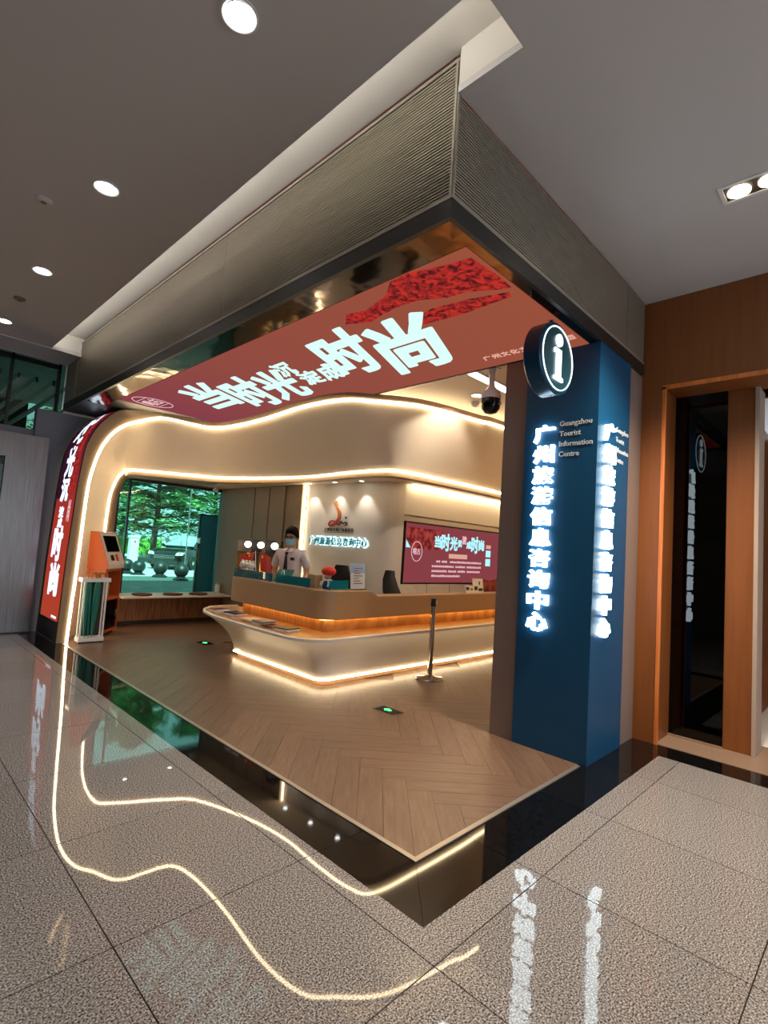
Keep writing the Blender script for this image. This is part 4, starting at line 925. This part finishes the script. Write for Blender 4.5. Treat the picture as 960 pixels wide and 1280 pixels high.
# ================================================================== ATTENDANT
def skin_mesh(name, nodes, edges, mat, parent, sub=2, root=0):
    me = bpy.data.meshes.new(name); me.from_pydata([n[0] for n in nodes], edges, [])
    o = bpy.data.objects.new(name, me); COL.objects.link(o)
    o.modifiers.new('skin', 'SKIN').use_smooth_shade = True
    sv = me.skin_vertices[0].data
    for i, n in enumerate(nodes):
        sv[i].radius = (n[1], n[2] if len(n) > 2 else n[1]); sv[i].use_root = (i == root)
    s = o.modifiers.new('sub', 'SUBSURF'); s.levels = s.render_levels = sub
    dg = bpy.context.evaluated_depsgraph_get(); dg.update()
    out = bpy.data.meshes.new_from_object(o.evaluated_get(dg)); bpy.data.objects.remove(o); bpy.data.meshes.remove(me)
    out.name = name; out.shade_smooth()
    return link(name, out, mat, parent)
man = thing('person', 'person in white short-sleeved shirt, dark tie, glasses and blue mask standing behind the counter', 'person', (2.20, 4.27, 0), None, math.radians(-62), local=True)
# local frame: faces -Y, +X is the person's left
nodes = [((0,.02,.92), .15,.11), ((0,.02,1.05), .14,.10), ((0,.015,1.20), .155,.105), ((0,.02,1.33), .13,.095), ((0,.015,1.40), .055,.055), ((0,-.005,1.455), .056,.06), ((0,-.015,1.50), .072,.080), ((0,-.005,1.565), .078,.092), ((0,.0,1.625), .070,.085), ((0,.005,1.665), .04,.05)]
edges = [(i, i+1) for i in range(9)]
def chain(start, pts):
    prev = start
    for p in pts:
        nodes.append(p); edges.append((prev, len(nodes)-1)); prev = len(nodes)-1
    return prev
for s in (-1, 1):
    chain(0, [((.09*s,.02,.84), .085,.09), ((.10*s,.01,.47), .055,.06), ((.10*s,.03,.25), .055,.055), ((.10*s,.03,.08), .036,.04), ((.105*s,-.06,.035), .04,.03), ((.11*s,-.15,.025), .035,.022)])
    sp = 1 if s > 0 else 1
    w_ = chain(3, [((.165*s,.02,1.345), .06,.06), ((.215*s,.03,1.25), .048,.048), ((.245*s,.04,1.06), .040,.040), ((.235*s,-.12,.92), .034,.034), ((.20*s,-.22,.85), .026,.022)])
    palm = chain(w_, [((.19*s,-.27,.825), .036,.018)])
    for q, (dx, ln) in enumerate(((-.03, .075), (-.010, .085), (.010, .08), (.028, .065))):
        bx_ = (.19+dx)*s
        chain(palm, [((bx_,-.30,.815), .010,.010), ((bx_,-.30-ln*.55,.805), .009,.009), ((bx_,-.30-ln,.788), .0075,.0075)])
    chain(palm, [(((.19-.045)*s,-.275,.82), .011,.011), (((.19-.065)*s,-.31,.81), .009,.009), (((.19-.07)*s,-.335,.80), .008,.008)])
skin_mesh('body', nodes, edges, 'skin', man)
nodes = [((0,.02,.93), .165,.125), ((0,.02,1.05), .165,.12), ((0,.015,1.20), .172,.12), ((0,.02,1.325), .142,.105), ((0,.018,1.385), .066,.066)]
edges = [(0,1),(1,2),(2,3),(3,4)]
for s in (-1, 1): chain(3, [((.17*s,.02,1.345), .072,.072), ((.225*s,.03,1.24), .066,.066), ((.246*s,.038,1.12), .064,.064)])
skin_mesh('shirt', nodes, edges, 'shirt', man)
nodes = [((0,.02,.94), .155,.118)]; edges = []
for s in (-1, 1): chain(0, [((.095*s,.02,.80), .098,.10), ((.10*s,.01,.47), .075,.078), ((.10*s,.03,.12), .062,.066)])
skin_mesh('trousers', nodes, edges, 'trousers', man)
# hair: cap over the cranium with a short fringe
rows = []
for i in range(9):
    t_ = i/8*PI*.56; z = 1.600+.122*math.cos(t_); r_ = math.sin(t_)
    row = []
    for k in range(24):
        a = 2*PI*k/24; fx, fy = math.cos(a), math.sin(a)
        front = max(0, -fy)
        zz = z if i < 5 else z + front*.048*(i-4)/4 - (1-front)*.04*(i-4)/4
        row.append((.094*r_*fx, .006+.112*r_*fy-(.012 if fy < -.5 and i in (4, 5, 6) else 0), zz))
    rows.append(row)
rows[0] = [(0, .004, 1.70) if False else (p[0]*.02, p[1]*.02, 1.724) for p in rows[1]]
MB().loft(rows, closed=True, caps=True).build('hair', 'hair', man, smooth=70)
for s in (-1, 1): MB().sphere((.082*s, .005, 1.545), (.012, .02, .03), 10, 8).build('ear', 'skin', man, smooth=60)
for s in (-1, 1): MB().sphere((.030*s, -.088, 1.562), (.012, .006, .007), 10, 6).build('eye', 'hair', man, smooth=60)
gl = MB()
for s in (-1, 1):
    gl.tube([(.034*s+.027*math.cos(2*PI*k/16), -.103, 1.560+.018*math.sin(2*PI*k/16)) for k in range(16)], .0055, 6, closed=True)
    gl.tube([(.060*s, -.100, 1.566), (.080*s, -.06, 1.564), (.084*s, .0, 1.560)], .003, 6)
gl.tube([(-.008, -.104, 1.564), (.008, -.104, 1.564)], .003, 6)
gl.build('glasses', 'black_plastic', man)
rows = []
for i in range(7):
    u_ = i/6; z = 1.455+.09*u_
    rows.append([(math.sin(a)*(.050+.030*u_), -.004-math.cos(a)*(.094+.012*math.sin(PI*u_)), z-.006*math.cos(a)) for a in [math.radians(-72+144*k/12) for k in range(13)]])
MB().loft(rows).build('face_mask', 'mask', man, smooth=70)
MB().prism([(-.018,-.112,1.36),(.018,-.112,1.36),(.022,-.118,1.335),(.012,-.120,1.325),(.032,-.130,1.10),(0,-.134,1.06),(-.032,-.130,1.10),(-.012,-.120,1.325),(-.022,-.118,1.335)], (0,-.010,0)).build('tie', 'tie', man)
MB().prism([(.06,-.116,1.29),(.11,-.100,1.29),(.11,-.102,1.25),(.06,-.118,1.25)], (0,-.006,0)).build('name_badge', 'tie', man)
for s in (-1, 1): MB().prism([(.01*s,-.066,1.405),(.062*s,-.03,1.41),(.070*s,-.075,1.37),(.03*s,-.110,1.345)], (0,-.006,.006)).build('collar', 'shirt', man)

# ================================================================== OUTSIDE
og = struct(B(-20, 50, 7.62, 17.6, -.06, -.02).build('floor_outside', 'paving'))
struct(B(-30, 80, 17.75, 36, -.10, -.06).build('floor_road', 'asphalt'))
struct(MB().box(-30, 80, 17.6, 17.75, -.10, .0).box(-30, 80, 36, 36.2, -.10, .06).build('trim_3', 'kerb'))
struct(B(-60, 120, 36.2, 120, -.10, -.02).build('floor_verge', 'asphalt'))
for k, (x, y) in enumerate(((5.43, 19.3), (5.56, 18.45), (5.84, 17.2), (6.03, 15.9))):
    z0 = -.06 if y > 17.7 else -.02
    t = thing('ball_bollard', 'black stone ball bollard outside the window, ' + ('half hidden by the orange machine', 'second from the orange machine', 'third from the orange machine', 'nearest the blue panel')[k], 'bollard', (x, y, z0), 'ball bollards on the pavement')
    MB().lathe([(.26, z0), (.26, z0+.04), (.17, z0+.09), (.13, z0+.13), (0, z0+.13)], (x, y, 0), 24).build('base', 'bollard', t, smooth=40)
    MB().sphere((x, y, z0+.33), .24, 24, 16).build('ball', 'bollard', t, smooth=60)
t = thing('blue_board', 'tall dark blue board standing just outside the right edge of the window', 'board', (2.98, 8.2, 0))
B(2.78, 3.35, 8.18, 8.22, -.02, 1.93).build('panel', 'blue_panel', t)
MB().box(2.76, 2.785, 8.17, 8.23, -.02, 1.95).box(2.76, 3.37, 8.17, 8.23, 1.925, 1.95).build('frame', 'dark', t)
for k, (x, y) in enumerate(((7.32, 24.0), (9.05, 24.4))):
    t = thing('gate_post', ('white car park barrier cabinet left of the parked dark car', 'white car park barrier cabinet behind the dark car bonnet')[k], 'barrier cabinet', (x, y, -.06), 'barrier cabinets')
    MB().cbox(x-.2, x+.2, y-.15, y+.15, -.02, 1.28, .02).build('cabinet', 'car_white', t)
    MB().cbox(x-.23, x+.23, y-.18, y+.18, 1.28, 1.40, .02).build('cap', 'car_white', t)
    B(x-.25, x+.25, y-.2, y+.2, -.06, -.02).build('plinth', 'kerb', t)
    MB().lathe([(.05, 0), (.05, .01), (0, .01)], (x, y-.15, 1.1), 14, 'Y').build('reader', 'red', t)
def car(loc, rz, paint, lb):
    t = thing('car', lb, 'car', loc, None, rz, local=True)
    secs = [(-2.28,.60,.30,.62), (-2.22,.78,.22,.78), (-2.0,.88,.20,.90), (-1.2,.91,.20,.98), (-.6,.92,.20,1.02), (.6,.92,.20,1.02), (1.6,.91,.20,1.02), (2.15,.86,.24,.98), (2.25,.76,.30,.84)]
    rows = []
    for y, hw, zb, zt in secs:
        rows.append([(-hw+.04,y,zb),(-hw,y,zb+.10),(-hw,y,zt-.16),(-hw+.08,y,zt-.03),(-hw*.5,y,zt+.01),(hw*.5,y,zt+.01),(hw-.08,y,zt-.03),(hw,y,zt-.16),(hw,y,zb+.10),(hw-.04,y,zb)])
    MB().loft(rows, closed=True, caps=True).build('body', paint, t, smooth=45)
    rows = []
    for y, zt, hw in ((-.95,1.03,.74), (-.45,1.36,.68), (-.05,1.56,.64), (.7,1.60,.63), (1.5,1.55,.62), (2.0,1.22,.66), (2.12,1.02,.72)):
        rows.append([(-.80,y,1.0),(-hw,y,zt-.02),(-hw*.5,y,zt+.02),(hw*.5,y,zt+.02),(hw,y,zt-.02),(.80,y,1.0)])
    MB().loft(rows, closed=True, caps=True).build('cabin', paint, t, smooth=45)
    MB().prism([(-.70,-.93,1.07),(.70,-.93,1.07),(.60,-.10,1.56),(-.60,-.10,1.56)], (0,-.035,.03)).build('windscreen', 'car_glass', t)
    for s in (-1, 1):
        MB().prism([(.77*s,-.55,1.06),(.77*s,1.6,1.06),(.66*s,1.35,1.48),(.665*s,.0,1.50)], (.03*s,0,0)).build('side_glass', 'car_glass', t)
        MB().prism([(.50*s,-2.245,.66),(.80*s,-2.20,.68),(.84*s,-2.05,.80),(.56*s,-2.20,.78)], (0,-.05,.02)).build('headlamp', 'headlamp', t)
        MB().cbox(min(.92*s,1.08*s), max(.92*s,1.08*s), -.62, -.50, 1.02, 1.16, .03).build('mirror', paint, t)
        for y in (-1.40, 1.38):
            wh = MB().lathe([(.20, -.11), (.31, -.11), (.33, -.07), (.33, .07), (.31, .11), (.20, .11)], (.86*s, y, .33), 24, 'X').build('wheel', 'tyre', t, smooth=40)
            MB().lathe([(.20, -.09), (.20, .09), (.05, .12), (0, .12)] if s > 0 else [(0, -.12), (.05, -.12), (.20, -.09), (.20, .09)], (.86*s, y, .33), 12, 'X').build('rim', 'chrome', wh)
    MB().box(-.52, .52, -2.31, -2.25, .48, .68).build('grille', 'black_plastic', t)
    for z in (.53, .59, .65): B(-.50, .50, -2.32, -2.30, z-.008, z+.008).build('grille_bar', 'chrome', t)
    MB().box(-.70, .70, -2.27, -2.20, .28, .40).build('intake', 'black_plastic', t)
    return t
car((9.7, 23.4, -.06), math.radians(-50), 'car_paint', 'dark sport utility car parked on the road outside the window')
car((15.5, 52, -.02), math.radians(-80), 'car_white', 'distant white car seen past the left end of the hedge')
car((24.5, 55, -.02), math.radians(-80), 'car_white', 'distant white car seen between the tree trunks behind the hedge')
def leaves(mb, c, n_, spread, size, flat=.35):
    for _ in range(n_):
        p = Vector((c[0]+random.gauss(0, spread[0]), c[1]+random.gauss(0, spread[1]), c[2]+random.gauss(0, spread[2])))
        a = random.uniform(0, 2*PI); tl_ = random.uniform(-.5, .5)*flat*2
        d = Vector((math.cos(a), math.sin(a), tl_-.15)); e = Vector((-math.sin(a), math.cos(a), random.uniform(-.6, .6)*flat))
        l = size*random.uniform(.6, 1.3); w2 = l*.32
        mb.add([p-d*l*.5, p+e*w2, p+d*l*.5, p-e*w2], [(0, 1, 2, 3)])
def tree(x, y, h, rad, z0, lb, sparse=1.0):
    t = thing('tree', lb, 'tree', (x, y, -.06))
    MB().tube([(x, y, -.06), (x+.1, y, h*.3), (x+.05, y+.1, h*.65), (x, y, h)], [.17, .14, .09, .03], 10).build('trunk', 'bark', t, smooth=60)
    fo = MB(); br = MB(); z = z0
    while z < h:
        rr = rad*(1-.75*max(0, (z-z0)/(h-z0))**1.3)
        for k in range(9):
            a = random.uniform(0, 2*PI); L = rr*random.uniform(.65, 1.1); dr_ = random.uniform(-.12, .10)
            br.tube([(x, y, z), (x+math.cos(a)*L*.5, y+math.sin(a)*L*.5, z+L*.10), (x+math.cos(a)*L, y+math.sin(a)*L, z+L*dr_)], [.05, .035, .012], 5)
            for q in range(8):
                u_ = .25+.75*q/7; c = (x+math.cos(a)*L*u_, y+math.sin(a)*L*u_, z+L*(.10*math.sin(PI*u_)+dr_*u_)-.05)
                leaves(fo, c, int(9*sparse), (.26, .26, .07), .34)
        z += random.uniform(.42, .62)
    br.build('branches', 'bark', t)['kind'] = 'stuff'
    fo.build('foliage', 'foliage', t)['kind'] = 'stuff'
tree(9.6, 27.5, 9.5, 4.4, 1.75, 'layered cedar tree spreading over the middle of the window view', 1.5)
tree(14.8, 31, 11, 4.8, 1.6, 'layered cedar tree standing behind the blue board')
tree(7.2, 34, 11, 5.0, 1.6, 'layered cedar tree showing behind the orange machine')
tree(13.5, 44, 13, 6, 3.4, 'tall cedar tree far behind the clipped hedge')
t = thing('hedge', 'clipped bright green hedge along the far side of the road', 'hedge', (16, 38, -.02))
hb = MB()
rows = []
for i in range(60):
    x = 2+.6*i; j = lambda: random.uniform(-.09, .09)
    rows.append([(x, 37.4+j(), -.02), (x, 37.3+j(), .5), (x, 37.45+j(), 1.12+j()), (x, 38+j(), 1.2+j()), (x, 38.6+j(), 1.1+j()), (x, 38.7, -.02)])
MB().loft(rows, closed=True, caps=True).build('core', 'foliage_dark', t, smooth=40)
for i in range(240): leaves(hb, (2+.15*i, 37.5, .7), 12, (.1, .18, .32), .2, 1.2)
hb.build('leaves', 'foliage_dark', t)['kind'] = 'stuff'
t = thing('lamp_post', 'thin grey lamp post rising in front of the cedar trees', 'lamp post', (8.27, 20.5, -.06))
MB().tube([(8.27, 20.5, -.06), (8.27, 20.5, 5.6)], [.028, .02], 10).build('pole', 'chrome', t, smooth=60)
MB().tube([(8.27, 20.5, 5.5), (8.07, 20.4, 5.7), (7.67, 20.3, 5.72)], .03, 8).build('arm', 'chrome', t, smooth=60)
MB().cbox(7.37, 7.72, 20.2, 20.4, 5.66, 5.74, .02).build('lantern', 'car_white', t)
